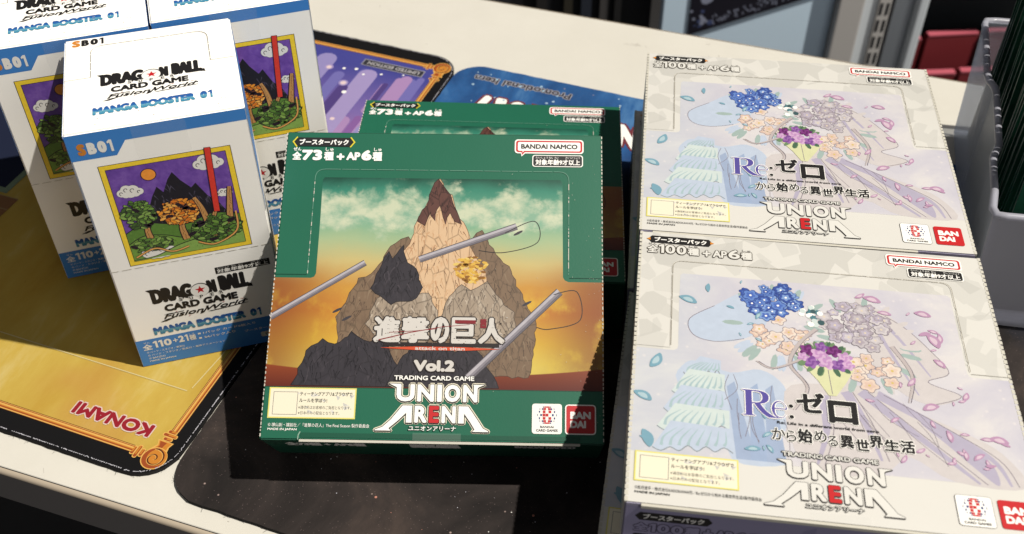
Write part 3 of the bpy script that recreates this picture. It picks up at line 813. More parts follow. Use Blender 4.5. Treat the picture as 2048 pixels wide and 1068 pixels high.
    for side in (.0022, .9978):
        v = .006
        while v < .985:
            e = v + rnd.uniform(.004, .011); p.rect(side - .0018, v, side + .0018 * rnd.uniform(.3, 1), e, M_card_edge); v = e + rnd.uniform(.003, .010)
    for _ in range(60):
        u = rnd.choice((rnd.uniform(.90, .99), rnd.uniform(.01, .99), rnd.uniform(.96, .995))); v = rnd.uniform(.1, .97); p.stroke([(u, v), (u + rnd.uniform(-.002, .002), v + rnd.uniform(-.003, .003))], .0009, M_card_edge)
    for v in (.485,): p.rect(.0, v, .10, v + .0016, ink('crease_green', S(30, 92, 70))); p.rect(.898, v, 1.0, v + .0016, ink('crease_green', S(30, 92, 70)))
    p.build('perforation', root, True)
    p = Pr(f, W, D, base=.00029, dz=3e-7); common_lettering(p, 'green', T); p.build('count_lettering', root)
    labelled(f, lambda p, q: maker_logo(p, 'green', q), 'maker_logo', root)
    labelled(f, lambda p, q: age_label(p, 'green', q), 'age_label', root)
    labelled(f, lambda p, q: teach_label(p, q), 'information_label', root)
    p = Pr(f, W, D, base=.00029); credit(p, 'green'); p.build('credit_lettering', root)
    p = Pr(f, W, D, base=.00029, dz=3e-7); union_arena(p, 'green'); p.build('game_logo', root)
    labelled(f, lambda p, q: bandai_badges(p, 'green', 'cg', q), 'card_game_badge', root)
    labelled(f, lambda p, q: bandai_badges(p, 'green', 'sq', q), 'maker_badge', root)
    p = Pr(f, W, D, base=.00055); p.rect(.445, .974, .585, .998, M_tape); p.build('seal_tape', root)
    # title
    p = Pr(f, W, D, base=.0003, dz=3e-7)
    M_tit = ink('title_offwhite', S(226, 220, 212)); M_titred = ink('title_red', S(140, 28, 38)); M_shadow_ink = ink('title_dark', S(40, 30, 28))
    p.rect(.345, .698, .690, .7105, M_shadow_ink)
    for t, a, b_ in (('進', .313, .395), ('撃', .397, .480), ('の', .484, .540), ('巨', .546, .620), ('人', .626, .706)):
        p.text(t, (a, .617, b_, .700), M_tit, .05, (M_shadow_ink, .045))
    p.rect(.556, .626, .618, .637, M_titred); p.rect(.632, .622, .650, .650, M_titred)
    p.stroke([(.33, .692), (.42, .668), (.52, .648), (.60, .640)], .0035, M_titred, .0015); p.stroke([(.36, .668), (.44, .662), (.50, .655)], .002, M_titred)
    for _ in range(90):
        u, v = rnd.uniform(.31, .71), rnd.uniform(.615, .702); w_ = rnd.uniform(.001, .007); p.rect(u, v, u + w_, v + rnd.uniform(.0007, .0022), rnd.choice([M_shadow_ink, M_tit, M_shadow_ink, shoulder[1]]))
    p.poly([(.335, .716), (.44, .711), (.588, .711), (.695, .716), (.588, .722), (.44, .722)], ink('title_bar', S(226, 84, 44)))
    p.text('attack on titan', (.440, .7105, .588, .7215), M_tit, .05)
    p.text('Vol.2', (.438, .752, .560, .788), M_tit, .09, (M_shadow_ink, .10))
    p.build('title_lettering', root)
    # raw edge of the tucked front flap
    bm = bmesh.new()
    box_bm(bm, (.115 - .5) * W, (.93 - .5) * W, -.0006, .0005, T - .0013, T - .0005)
    link('flap_edge', mesh_from_bm(bm, 'flap_edge', M_card_edge), root)
    p = Pr(f, W, D, base=.00027); p.stroke([(.112, .999), (.113, .985), (.118, .975)], .003, ink('crease_pale', S(160, 190, 170))); p.rect(.12, .978, .93, .992, M_green_side); p.build('front_flap', root)
    # print on the front side
    p = Pr(front_face(T), W, T)
    p.text('全73種 + AP6種', (.06, .16, .30, .38), M_white, .05); p.build('side_count_lettering', root)
    p = Pr(front_face(T), W, T); p.text('UNION ARENA', (.43, .15, .58, .42), M_white, .06); p.build('side_game_lettering', root)
    p = Pr(front_face(T), W, T); p.text('BANDAI NAMCO', (.74, .16, .92, .32), M_white, .06); p.build('side_maker_lettering', root)
    return root

# ---- white design
g = G('floral_art_print')
n1 = g.noise(g.scale(4, 5), 1, 6, .6, .5)
cc = g.ramp(n1, [(.3, (.40, .385, .44)), (.48, (.455, .435, .465)), (.62, (.515, .492, .485)), (.75, (.475, .42, .45))])
cc = g.mix(g.math('MULTIPLY', g.step(g.u, .35, .05), .25), cc, S(196, 216, 226))
vo = g.voro(g.scale(30, 30), 1); cc = g.mix(g.math('MULTIPLY', g.step(vo.outputs['Distance'], .2, .05), .45), cc, S(248, 240, 236))
M_fart = g.done(cc, .40, .42, g.noise(g.scale(260, 260), 1, 2), .05)
WT = 0.0410
def white_box():
    T = WT
    root = empty('booster_box')
    link('carton', carton(T, [M_lav_side, M_facet]), root)
    f = top_face(T)
    p = Pr(f, W, D, dz=2.5e-7)
    p.rect(0, .844, 1, .9985, M_card_white)
    art = [(.0, .487), (.108, .487), (.118, .480), (.120, .470), (.120, .30), (.122, .185), (.129, .177), (.880, .177), (.888, .185), (.888, .478), (.892, .486), (.900, .489), (1.0, .489), (1.0, .843), (.0, .843)]
    p.poly(art, M_fart)
    rnd = random.Random(31)
    K = lambda n, *c: ink(n, S(*c, .61), .40, .42, 0, 900, .08, 330)
    pb, pb2 = K('petal_blue', 134, 178, 196), K('petal_blue_pale', 190, 216, 224)
    pp, pp2 = K('petal_pink', 200, 158, 190), K('petal_pink_pale', 232, 206, 220)
    line = K('art_line', 142, 132, 142)
    def inart(u, v): return (.13 < u < .875 and .185 < v < .48) or (.01 < u < .99 and .50 < v < .835)
    # draped cloth, left: pale blue tiers; middle: blue folds; right: grey-lilac sweep
    c1, c2, c3 = K('cloth_mint', 222, 234, 230), K('cloth_mint_shade', 182, 206, 210), K('cloth_blue', 172, 190, 220)
    c4, c5, c6, c7 = K('cloth_blue_pale', 206, 218, 236), K('cloth_blue_deep', 174, 190, 218), K('cloth_grey', 224, 216, 214), K('cloth_lilac', 194, 186, 206)
    c8 = K('cloth_cream', 236, 226, 212)
    p.poly(crom([(.12, .60), (.14, .53), (.18, .52), (.26, .55), (.34, .53), (.40, .58), (.41, .68), (.38, .78), (.39, .842), (.26, .842), (.24, .70)], 4, True), c4)
    for a, b, m in ((.25, .30, c5), (.31, .335, c3), (.35, .375, c5)): p.poly([(a, .60), (a + .02, .58), (b + .02, .838), (b - .03, .838)], m)
    for k, (y0, y1, x0, x1) in enumerate(((.50, .585, .135, .235), (.55, .65, .105, .245), (.61, .715, .085, .250), (.675, .775, .070, .255), (.735, .842, .060, .262))):
        n_ = 9; low = [(x0 + (x1 - x0) * i / n_, y1 - .018 + (.016 if i % 2 else 0) + rnd.uniform(-.004, .004) - .02 * (i / n_)) for i in range(n_ + 1)]
        low = crom(low, 3)
        p.poly([(x0 + .045, y0), (x1, y0 + .01)] + low[::-1], c1 if k % 2 else c4); p.stroke(low, .0035, c2); p.stroke(low, .0018, line)
        for i in range(1, n_): u = x0 + (x1 - x0) * i / n_; t = i / n_; p.stroke(crom([(x0 + .045 + (x1 - x0 - .045) * t, y0 + .02), (u + .006, (y0 + y1) / 2), (u, y1 - .022 - .02 * t)], 4), .001, c2, .009)
    p.poly(crom([(.40, .60), (.52, .56), (.62, .56), (.72, .62), (.84, .68), (.93, .74), (.97, .842), (.80, .842), (.70, .78), (.62, .842), (.44, .842)], 4, True), c6)
    for q in ([(.56, .58), (.60, .68), (.63, .80)], [(.60, .575), (.70, .68), (.80, .78), (.86, .842)], [(.64, .58), (.78, .67), (.90, .76), (.935, .84)], [(.50, .60), (.50, .72), (.47, .83)]):
        p.stroke(crom(q, 6), .030, c7, .006); p.stroke(crom([(u + .018, v) for u, v in q], 6), .0022, line)
    p.poly(crom([(.74, .66), (.84, .70), (.90, .78), (.905, .842), (.86, .80), (.80, .73)], 4, True), c7)
    for _ in range(9):
        u = rnd.uniform(.25, .40); v = rnd.uniform(.54, .70); p.stroke(crom([(u, v), (u + rnd.uniform(-.015, .01), v + .05), (u + rnd.uniform(-.03, .02), min(.836, v + rnd.uniform(.08, .14)))], 4), .0016, line)
    for _ in range(12):
        u = rnd.uniform(.48, .74); v = rnd.uniform(.60, .68); p.stroke(crom([(u, v), (u + .03, v + .05), (u + rnd.uniform(.04, .11), min(.836, v + rnd.uniform(.09, .15)))], 4), .0016, line)
    # veils
    p.poly(crom([(.30, .24), (.22, .30), (.15, .36), (.16, .42), (.22, .44), (.30, .42), (.36, .36), (.37, .28)], 4, True), c4); p.stroke(crom([(.22, .30), (.15, .36), (.16, .42), (.22, .44), (.30, .42)], 5), .002, line)
    p.poly(crom([(.66, .26), (.74, .32), (.80, .40), (.84, .48), (.78, .52), (.86, .56), (.78, .60), (.70, .56), (.64, .46)], 4, True), c6)
    for q in ([(.67, .28), (.73, .38), (.79, .50)], [(.66, .32), (.70, .44), (.75, .57)]): p.stroke(crom(q, 6), .014, c7, .004)
    for q in ([(.66, .26), (.74, .32), (.80, .40), (.84, .48), (.78, .52), (.86, .56), (.78, .60)],): p.stroke(crom(q, 6), .002, line)
    # clusters of blossoms
    def cluster(cx, cy, ru_, rv_, n_, r0, cols, ln, core):
        for _ in range(n_):
            a = rnd.uniform(0, 6.28); q_ = math.sqrt(rnd.random()); u, v = cx + ru_ * q_ * math.cos(a), cy + rv_ * q_ * math.sin(a)
            r_ = r0 * rnd.uniform(.7, 1.15); t0 = rnd.uniform(0, 1.5); cs = rnd.sample(cols, 2); sq = rnd.uniform(.75, 1)
            def ros(k, amp, m): p.poly([(u + r_ * k * (1 - amp + amp * abs(math.cos(2.5 * x / 25 * 6.2832))) * math.cos(t0 + x / 25 * 6.2832), v + sq * r_ * k * (1 - amp + amp * abs(math.cos(2.5 * x / 25 * 6.2832))) * math.sin(t0 + x / 25 * 6.2832)) for x in range(25)], m)
            ros(1.06, .38, ln); ros(.97, .40, cs[0]); ros(.60, .45, cs[1]); p.disc(u, v, r_ * .16, core, 6)
    bl3 = [K('blossom_blue', 84, 116, 196), K('blossom_blue_2', 110, 144, 214), K('blossom_blue_3', 68, 94, 172), K('blossom_blue_4', 140, 172, 226)]
    sv = [K('blossom_silver', 206, 198, 202), K('blossom_silver_2', 222, 214, 216), K('blossom_silver_3', 186, 174, 184), K('blossom_silver_4', 200, 190, 206)]
    pc = [K('blossom_peach', 242, 218, 200), K('blossom_peach_2', 246, 230, 216), K('blossom_peach_3', 234, 204, 186)]
    for c_ in range(26):
        a = rnd.uniform(0, 6.28); u, v = .40 + .13 * math.cos(a), .36 + .14 * math.sin(a); p.disc(u, v, .020, K('leaf_pale', 176, 196, 190) if c_ % 2 else c4, 8, 1.5, .45, a)
    for c_ in range(26):
        a = rnd.uniform(0, 6.28); u, v = .62 + .13 * math.cos(a), .40 + .16 * math.sin(a); p.disc(u, v, .020, K('leaf_pale', 176, 196, 190) if c_ % 2 else c6, 8, 1.5, .45, a)
    cluster(.405, .40, .075, .075, 16, .026, pc, line, K('blossom_core', 226, 200, 120)); cluster(.640, .50, .075, .060, 14, .026, pc, line, K('blossom_core', 226, 200, 120))
    cluster(.378, .258, .080, .068, 54, .021, bl3, K('blossom_line', 52, 70, 136), M_white); cluster(.612, .335, .092, .090, 44, .023, sv, line, K('blossom_core_2', 236, 220, 196))
    for q in ([(.50, .36), (.45, .42), (.42, .50), (.46, .58), (.42, .66)], [(.54, .42), (.48, .46), (.38, .52), (.33, .50)], [(.70, .40), (.74, .50), (.72, .60)]): p.stroke(crom(q, 7), .014, K('tendril', 206, 194, 192), .003); p.stroke(crom([(u + .006, v) for u, v in q], 7), .0018, line)
    # small teal sprig and bouquet
    for _ in range(26): a = rnd.uniform(0, 6.28); r_ = rnd.uniform(0, .04); p.disc(.487 + r_ * math.cos(a), .305 + r_ * math.sin(a), rnd.uniform(.005, .011), rnd.choice([K('sprig_teal', 92, 138, 148), c1, K('sprig_dark', 70, 100, 104), M_white]), 7)
    p.poly([(.455, .50), (.59, .50), (.565, .55), (.535, .60), (.515, .60), (.49, .55)], K('wrapper', 232, 232, 184)); p.stroke([(.52, .51), (.525, .595)], .002, line)
    for _ in range(22): a = rnd.uniform(0, 6.28); p.disc(.518 + .064 * math.cos(a), .470 + .048 * math.sin(a), .016, K('leaf_green', 120, 150, 110) if rnd.random() < .6 else K('leaf_dark', 84, 116, 90), 7, 1.2, .5, a)
    p.wrap(400)
    for du, dv, r_, k in ((-.048, -.025, .022, 0), (-.018, -.012, .024, 1), (.022, -.030, .022, 0), (.050, -.008, .021, 1), (-.040, .018, .022, 2), (.002, .016, .024, 1), (.034, .022, .022, 2), (-.010, -.042, .018, 2), (.058, .020, .017, 1), (-.062, .0, .016, 1)):
        cs = [(K('rose_plum', 110, 44, 110), K('rose_plum_2', 140, 66, 140)), (K('rose_pink', 206, 156, 206), K('rose_pink_2', 226, 186, 222)), (K('rose_violet', 136, 84, 160), K('rose_violet_2', 168, 116, 186))][k]
        flower(p, .518 + du, .468 + dv, r_, cs, rnd, 5, 3)
    p.w0 = None
    # drifting petals
    p.wrap(8)
    for _ in range(46):
        for _t in range(20):
            u = rnd.choice((rnd.uniform(.02, .36), rnd.uniform(.62, .98))); v = rnd.uniform(.19, .82)
            if inart(u, v) and inart(u + .02, v) and not (u < .30 and v > .47 and u > .05): break
        else: continue
        bl_ = u < .48; s_ = rnd.uniform(.006, .022)
        petal(p, u, v, s_, s_ * .8, rnd.uniform(0, 6.28), pb if bl_ else pp, pb2 if bl_ else pp2)
    for u, v, s_, r_ in ((.145, .285, .028, .4), (.06, .53, .03, 2), (.03, .66, .028, .5), (.045, .80, .03, 1.2)): petal(p, u, v, s_, s_, r_, pb, pb2)
    for u, v, s_, r_ in ((.665, .222, .026, .3), (.80, .265, .024, .2), (.815, .365, .030, 1.1), (.775, .61, .024, -.4), (.93, .70, .024, .2), (.87, .56, .016, 2.), (.82, .45, .02, .8)): petal(p, u, v, s_, s_, r_, pp, pp2)
    p.unwrap()
    p.build('cover_picture', root)
    p = Pr(f, W, D, base=.00027)
    M_pf = ink('perforation_grey', S(150, 142, 126)); M_pw = ink('perforation_white', S(246, 240, 226))
    path = rnd_rect_path(.100, .125, .897, .470, .030)
    p.dash(path, .0014, M_pf, .09, .004); p.dash([(u - .002, v + .001) for u, v in path], .0012, M_pw, .09, .01)
    p.stroke([(0, .478), (.10, .478)], .0012, M_facet); p.stroke([(.898, .478), (1, .478)], .0012, M_pf)
    p.build('perforation', root, True)
    p = Pr(f, W, D, base=.00029, dz=3e-7); common_lettering(p, 'white', T); p.build('count_lettering', root)
    labelled(f, lambda p, q: maker_logo(p, 'white', q), 'maker_logo', root)
    labelled(f, lambda p, q: age_label(p, 'white', q), 'age_label', root)
    labelled(f, lambda p, q: teach_label(p, q), 'information_label', root)
    p = Pr(f, W, D, base=.00029); credit(p, 'white'); p.build('credit_lettering', root)
    p = Pr(f, W, D, base=.00029, dz=3e-7); union_arena(p, 'white'); p.build('game_logo', root)
    labelled(f, lambda p, q: bandai_badges(p, 'white', 'cg', q), 'card_game_badge', root)
    labelled(f, lambda p, q: bandai_badges(p, 'white', 'sq', q), 'maker_badge', root)
    p = Pr(f, W, D, base=.00055); p.rect(.445, .974, .585, .998, M_tape); p.build('seal_tape', root)
    # title
    p = Pr(f, W, D, base=.0003, dz=3e-7)
    def R_letter(x, y, w_, h, m):
        st = w_ * .17
        p.poly([(x + w_ * .05, y), (x + w_ * .42, y), (x + w_ * .42, y + h * .03), (x + w_ * .34, y + h * .05), (x + w_ * .34, y + h * .95), (x + w_ * .42, y + h * .97), (x + w_ * .42, y + h), (x + w_ * .05, y + h), (x + w_ * .05, y + h * .97), (x + w_ * .15, y + h * .95), (x + w_ * .15, y + h * .05), (x + w_ * .05, y + h * .03)], m)
        o_ = [(x + w_ * .34, y)] + bez((x + w_ * .45, y), (x + w_ * .86, y), (x + w_ * .84, y + h * .27)) + bez((x + w_ * .84, y + h * .27), (x + w_ * .82, y + h * .52), (x + w_ * .48, y + h * .53)) + [(x + w_ * .34, y + h * .53)]
        i_ = [(x + w_ * .34, y + h * .48)] + bez((x + w_ * .46, y + h * .48), (x + w_ * .64, y + h * .47), (x + w_ * .65, y + h * .27)) + bez((x + w_ * .65, y + h * .27), (x + w_ * .66, y + h * .05), (x + w_ * .45, y + h * .05)) + [(x + w_ * .34, y + h * .05)]
        p.poly(o_ + i_, m)
        p.poly([(x + w_ * .40, y + h * .51), (x + w_ * .58, y + h * .51)] + bez((x + w_ * .58, y + h * .51), (x + w_ * .78, y + h * .92), (x + w_ * 1.08, y + h * .99)) + [(x + w_ * 1.08, y + h * 1.02), (x + w_ * .82, y + h * 1.02)] + bez((x + w_ * .82, y + h * 1.02), (x + w_ * .60, y + h * .92), (x + w_ * .40, y + h * .51)), m)
    def e_letter(x, y, w_, h, m):
        out, inn = [], []
        for k in range(0, 25):
            a = R(-8 - 318 * k / 24)
            out.append((x + w_ * .5 + w_ * .5 * math.cos(a), y + h * .5 + h * .5 * math.sin(a)))
            t = .34 + .10 * abs(math.sin(a)); inn.append((x + w_ * .55 + w_ * t * math.cos(a), y + h * .5 + h * (.44 if abs(math.sin(a)) > .5 else .42) * math.sin(a)))
        p.poly(out + inn[::-1], m); p.rect(x + w_ * .15, y + h * .42, x + w_ * .96, y + h * .49, m)
    for d_ in ((-.0025, 0), (.0025, 0), (0, -.0025), (0, .0025)):
        R_letter(.284 + d_[0], .606 + d_[1], .088, .088, M_white); e_letter(.364 + d_[0], .636 + d_[1], .040, .058, M_white)
    R_letter(.284, .606, .088, .088, M_purple_ink); e_letter(.364, .636, .040, .058, M_purple_ink)
    for v in (.650, .686): p.disc(.414, v, .0075, M_white, 14); p.disc(.414, v, .0062, M_black, 14)
    p.text('ゼ', (.428, .596, .502, .668), M_black, .045, (M_white, .03)); p.text('ロ', (.508, .616, .584, .694), M_black, .06, (M_white, .03))
    p.text('Re: Life in a different world from zero', (.376, .7035, .632, .7125), M_black, .04)
    for t, a, b_, y0, y1, bo in (('か', .358, .402, .727, .766, .02), ('ら', .404, .436, .731, .768, .02), ('始', .440, .488, .722, .768, .045), ('め', .492, .532, .722, .760, .02), ('る', .534, .566, .736, .770, .02), ('異', .572, .616, .730, .772, .045), ('世', .620, .664, .738, .776, .045), ('界', .664, .708, .722, .762, .045), ('生', .710, .758, .730, .768, .045), ('活', .760, .806, .728, .770, .045)):
        x = lambda q: .360 + (q - .358) * (.356 / .448)
        p.text(t, (x(a), y0, x(b_), y1), M_black, bo, (M_white, .05))
    p.build('title_lettering', root)
    # serrated tear strips along the left and right edges
    bm = bmesh.new()
    for sgn in (-1, 1):
        n_ = 56
        for k in range(n_):
            y = D * (k + .5) / n_; hw = D / n_ * .40 * rnd.uniform(.8, 1.1)
            x0 = sgn * (W / 2 - .0010); x1 = sgn * (W / 2 + .00028 * rnd.uniform(.7, 1.2))
            a, b = min(x0, x1), max(x0, x1)
            box_bm(bm, a, b, y - hw, y + hw, T - .0012, T + .00012)
    o = link('tear_strip', mesh_from_bm(bm, 'tear_strip', M_card_edge), root); o['kind'] = 'stuff'
    # side print: violet strip, dashed line
    for sgn in (-1, 1):
        p = Pr((lambda s_: lambda u, v, z: (s_ * (W / 2 + z), u * D, T * (1 - v)))(sgn), D, T)
        p.rect(.004, .03, .996, .10, ink('strip_violet', S(92, 84, 108)))
        p.rect(.004, .13, .996, .985, M_card_white)
        p.dash([(.004, .118), (.996, .118)], .006, M_card_edge, .02, .006)
        for _ in range(9): u = rnd.uniform(.05, .95); v = rnd.uniform(.3, .9); petal(p, u, v, .04, .10, rnd.uniform(0, 6), pb, pb2)
        p.build('side_print', root)
    # front flap with a lifted lip, front print
    bm = bmesh.new(); box_bm(bm, (.04 - .5) * W, (.83 - .5) * W, -.0009, .0006, T - .0020, T - .0004)
    link('front_flap', mesh_from_bm(bm, 'front_flap', M_card_edge), root)
    p = Pr(front_face(T), W, T, base=.0001)
    p.rect(.004, .05, .996, .99, ink('front_lavender', S(176, 170, 204), .35))
    for _ in range(14): u, v = rnd.uniform(.05, .95), rnd.uniform(.12, .9); p.poly([(u, v), (u + rnd.uniform(.02, .06), v + rnd.uniform(-.1, .1)), (u + rnd.uniform(.03, .07), v + rnd.uniform(.1, .25)), (u - .01, v + rnd.uniform(.1, .2))], ink('front_facet', S(160, 154, 190), .35))
    y = lambda q: q * W / T
    p.poly([(.028, .19), (.040, .13), (.205, .13), (.217, .19), (.205, .25), (.040, .25)], M_black); p.text('ブースターパック', (.048, .150, .197, .232), M_white, .045)
    oc = (ink('ink_outline_violet', S(92, 84, 110)), .09)
    for t, a, b_ in (('全', .028, .064), ('100', .066, .150), ('種', .154, .190), ('+', .198, .222), ('AP', .228, .270), ('6', .274, .306), ('種', .310, .345)): (num if t == '100' else Pr.text)(p, t, (a, .29, b_, .42), ink('front_lavender', S(176, 170, 204), .35), .05, oc)
    p.rr(.028, .46, .20, .60, .008, M_black); p.text('対象年齢9才以上', (.036, .49, .192, .57), M_white, .03)
    p.text('Re:', (.40, .34, .50, .60), M_purple_ink, .08); p.text('ゼロ', (.51, .36, .62, .60), M_black, .06)
    p.build('front_print', root)
    return root

def place(root, x, y, z, rot, tilt=0.0, label=None, group=None):
    root.matrix_world = Matrix.Translation((x, y, z)) @ Matrix.Rotation(R(rot), 4, 'Z') @ Matrix.Rotation(R(tilt), 4, 'X')
    root['label'] = label; root['category'] = 'box'
    if group: root['group'] = group
TG = 0.0396
gb = green_box(TG)
gb2 = copy_tree(gb)
place(gb, -0.0338, 0.3012, 0.0023, -1.5545, 28.147, 'green booster box propped up at the front, leaning on the other green box', 'green booster boxes')
place(gb2, -0.0185, 0.3752, 0.0023, -3.18, 0, 'green booster box lying flat behind, mostly covered by the leaning green box', 'green booster boxes')
wb_ = white_box()
ws = [wb_, copy_tree(wb_), copy_tree(wb_), copy_tree(wb_)]
GW = 'white booster boxes in two stacks'
place(ws[0], .1112, .2124, .0023 + WT, -7.34, 0, 'white floral booster box on top of the nearer right-hand stack', GW)
place(ws[1], .1288, .3542, .0023 + WT, -6.80, 0, 'white floral booster box on top of the farther right-hand stack', GW)
place(ws[2], .1026, .2125, .0023, -9.9, 0, 'white booster box underneath the nearer white box, only its left strip showing', GW)
place(ws[3], .0546 + .0722, .3665 - .0078, .0023, -6.2, 0, 'white booster box underneath the farther white box, only its left edge showing', GW)
for o_ in ws:
    o_.scale = (1, 1, 1)
# ------------------------------------------------------------------ upright booster boxes
w, d, h = 0.0729, 0.0719, 0.1420
g = G('gradient_blue_text')
M_gradtxt = g.done(g.ramp(g.v, [(0.0, S(44, 96, 176)), (.48, S(52, 122, 196)), (.56, S(120, 188, 210)), (1.0, S(60, 150, 190))]), .42, .4)
g = G('violet_wash')
M_violet = g.done(g.ramp(g.noise(g.scale(14, 24), 1, 7, .65, .3), [(.3, S(92, 60, 142, .9)), (.5, S(112, 76, 164, .9)), (.7, S(132, 96, 178, .9))]), .45, .35)
M_dbpaper = board('carton_offwhite', (0.88, 0.855, 0.80), .5, .03)
M_star_red = ink('star_red', S(216, 36, 44))
def db_logo(p, A, vs):
    """A: function mapping logo (x 0..1, y 0..1) to face uv"""
    def T_(t, x0, y0, x1, y1, m, b=0., o=None, sh=0., gr=False):
        a = A(x0, y0); c = A(x1, y1); p.text(t, (a[0], a[1], c[0], c[1]), m, b, o, sh, grad=gr)
    ow = (M_white, .05)
    T_('DRAG', .03, .00, .435, .40, M_black, .085); T_('N', .575, .02, .665, .38, M_black, .085)
    T_('BALL', .69, -.04, .985, .38, M_black, .085)
    a = A(.02, .0); b = A(.06, .06)
    p.poly([A(.0, .0), A(.06, .0), A(.06, .08), A(.03, .07)], M_black); p.poly([A(.96, .32), A(1.0, .30), A(1.01, .40), A(.96, .38)], M_black)
    c = A(.505, .235); rr_ = abs(A(.5 + .085, 0)[0] - A(.5, 0)[0])
    p.disc(c[0], c[1], rr_ * 1.10, M_black, 24, 1, .98); p.disc(c[0] - rr_ * .05, c[1] + rr_ * .07 * p.su / p.sv, rr_ * 1.04, M_white, 24, 1, .98)
    q = p.su / p.sv
    star = []
    for k in range(10):
        r_ = rr_ * (.62 if k % 2 == 0 else .26); an = R(-90 + 36 * k); star.append((c[0] + r_ * math.cos(an), c[1] + r_ * math.sin(an) * q))
    for k in range(5):
        i = 2 * k; p.poly([star[i], star[(i + 1) % 10], c, star[(i - 1) % 10]], M_star_red)
    for t, x, y in (('S', .30, .40), ('U', .40, .415), ('P', .50, .42), ('E', .605, .415), ('R', .695, .40)):
        T_(t, x - .016, y - .045, x + .016, y + .035, M_black, .05, (M_white, .22))
    T_('CARD GAME', .125, .46, .845, .65, M_black, .075)
    # slanted tech lettering with long blades
    T_('Fusion', .11, .705, .49, .84, M_black, .05, None, .55); T_('World', .50, .69, .90, .82, M_black, .05, None, .55)
    for pl in ([(.05, .90), (.13, .84), (.20, .84), (.11, .905)], [(.44, .87), (.49, .80), (.53, .69), (.545, .70), (.49, .85), (.46, .875)], [(.52, .845), (.92, .80), (.93, .81), (.56, .86)], [(.10, .72), (.30, .70), (.30, .715), (.14, .735)]):
        p.poly([A(x, y) for x, y in pl], M_black)
    for pl in ([(.22, .68), (.24, .68), (.225, .70)], [(.68, .67), (.71, .665), (.69, .69)], [(.86, .67), (.90, .665), (.87, .685)], [(.33, .87), (.36, .865), (.33, .885)]): p.poly([A(x, y) for x, y in pl], ink('ink_pink', S(236, 150, 150)))
    a = A(.92, .73); p.disc(a[0], a[1], .006, M_black, 8)
def cloud(p, u, v, s, rnd, M_line):
    q = p.su / p.sv
    bl = [(-.9, .15, .5), (-.35, -.25, .6), (.3, -.1, .65), (.9, .2, .45), (0, .3, .6), (-.5, .35, .5), (.5, .35, .5)]
    for x, y, r_ in bl: p.disc(u + x * s, v + y * s * q, r_ * s * 1.06, M_line, 16)
    for x, y, r_ in bl: p.disc(u + x * s, v + y * s * q, r_ * s, M_white, 16)
    for x, y, r_ in bl[:4]:
        sp = [(u + (x + r_ * .55 * (1 - t) * math.cos(5.5 * t + 2)) * s, v + (y + r_ * .55 * (1 - t) * math.sin(5.5 * t + 2)) * s * q) for t in [i / 10 for i in range(9)]]
        p.stroke(sp, .004, M_line)
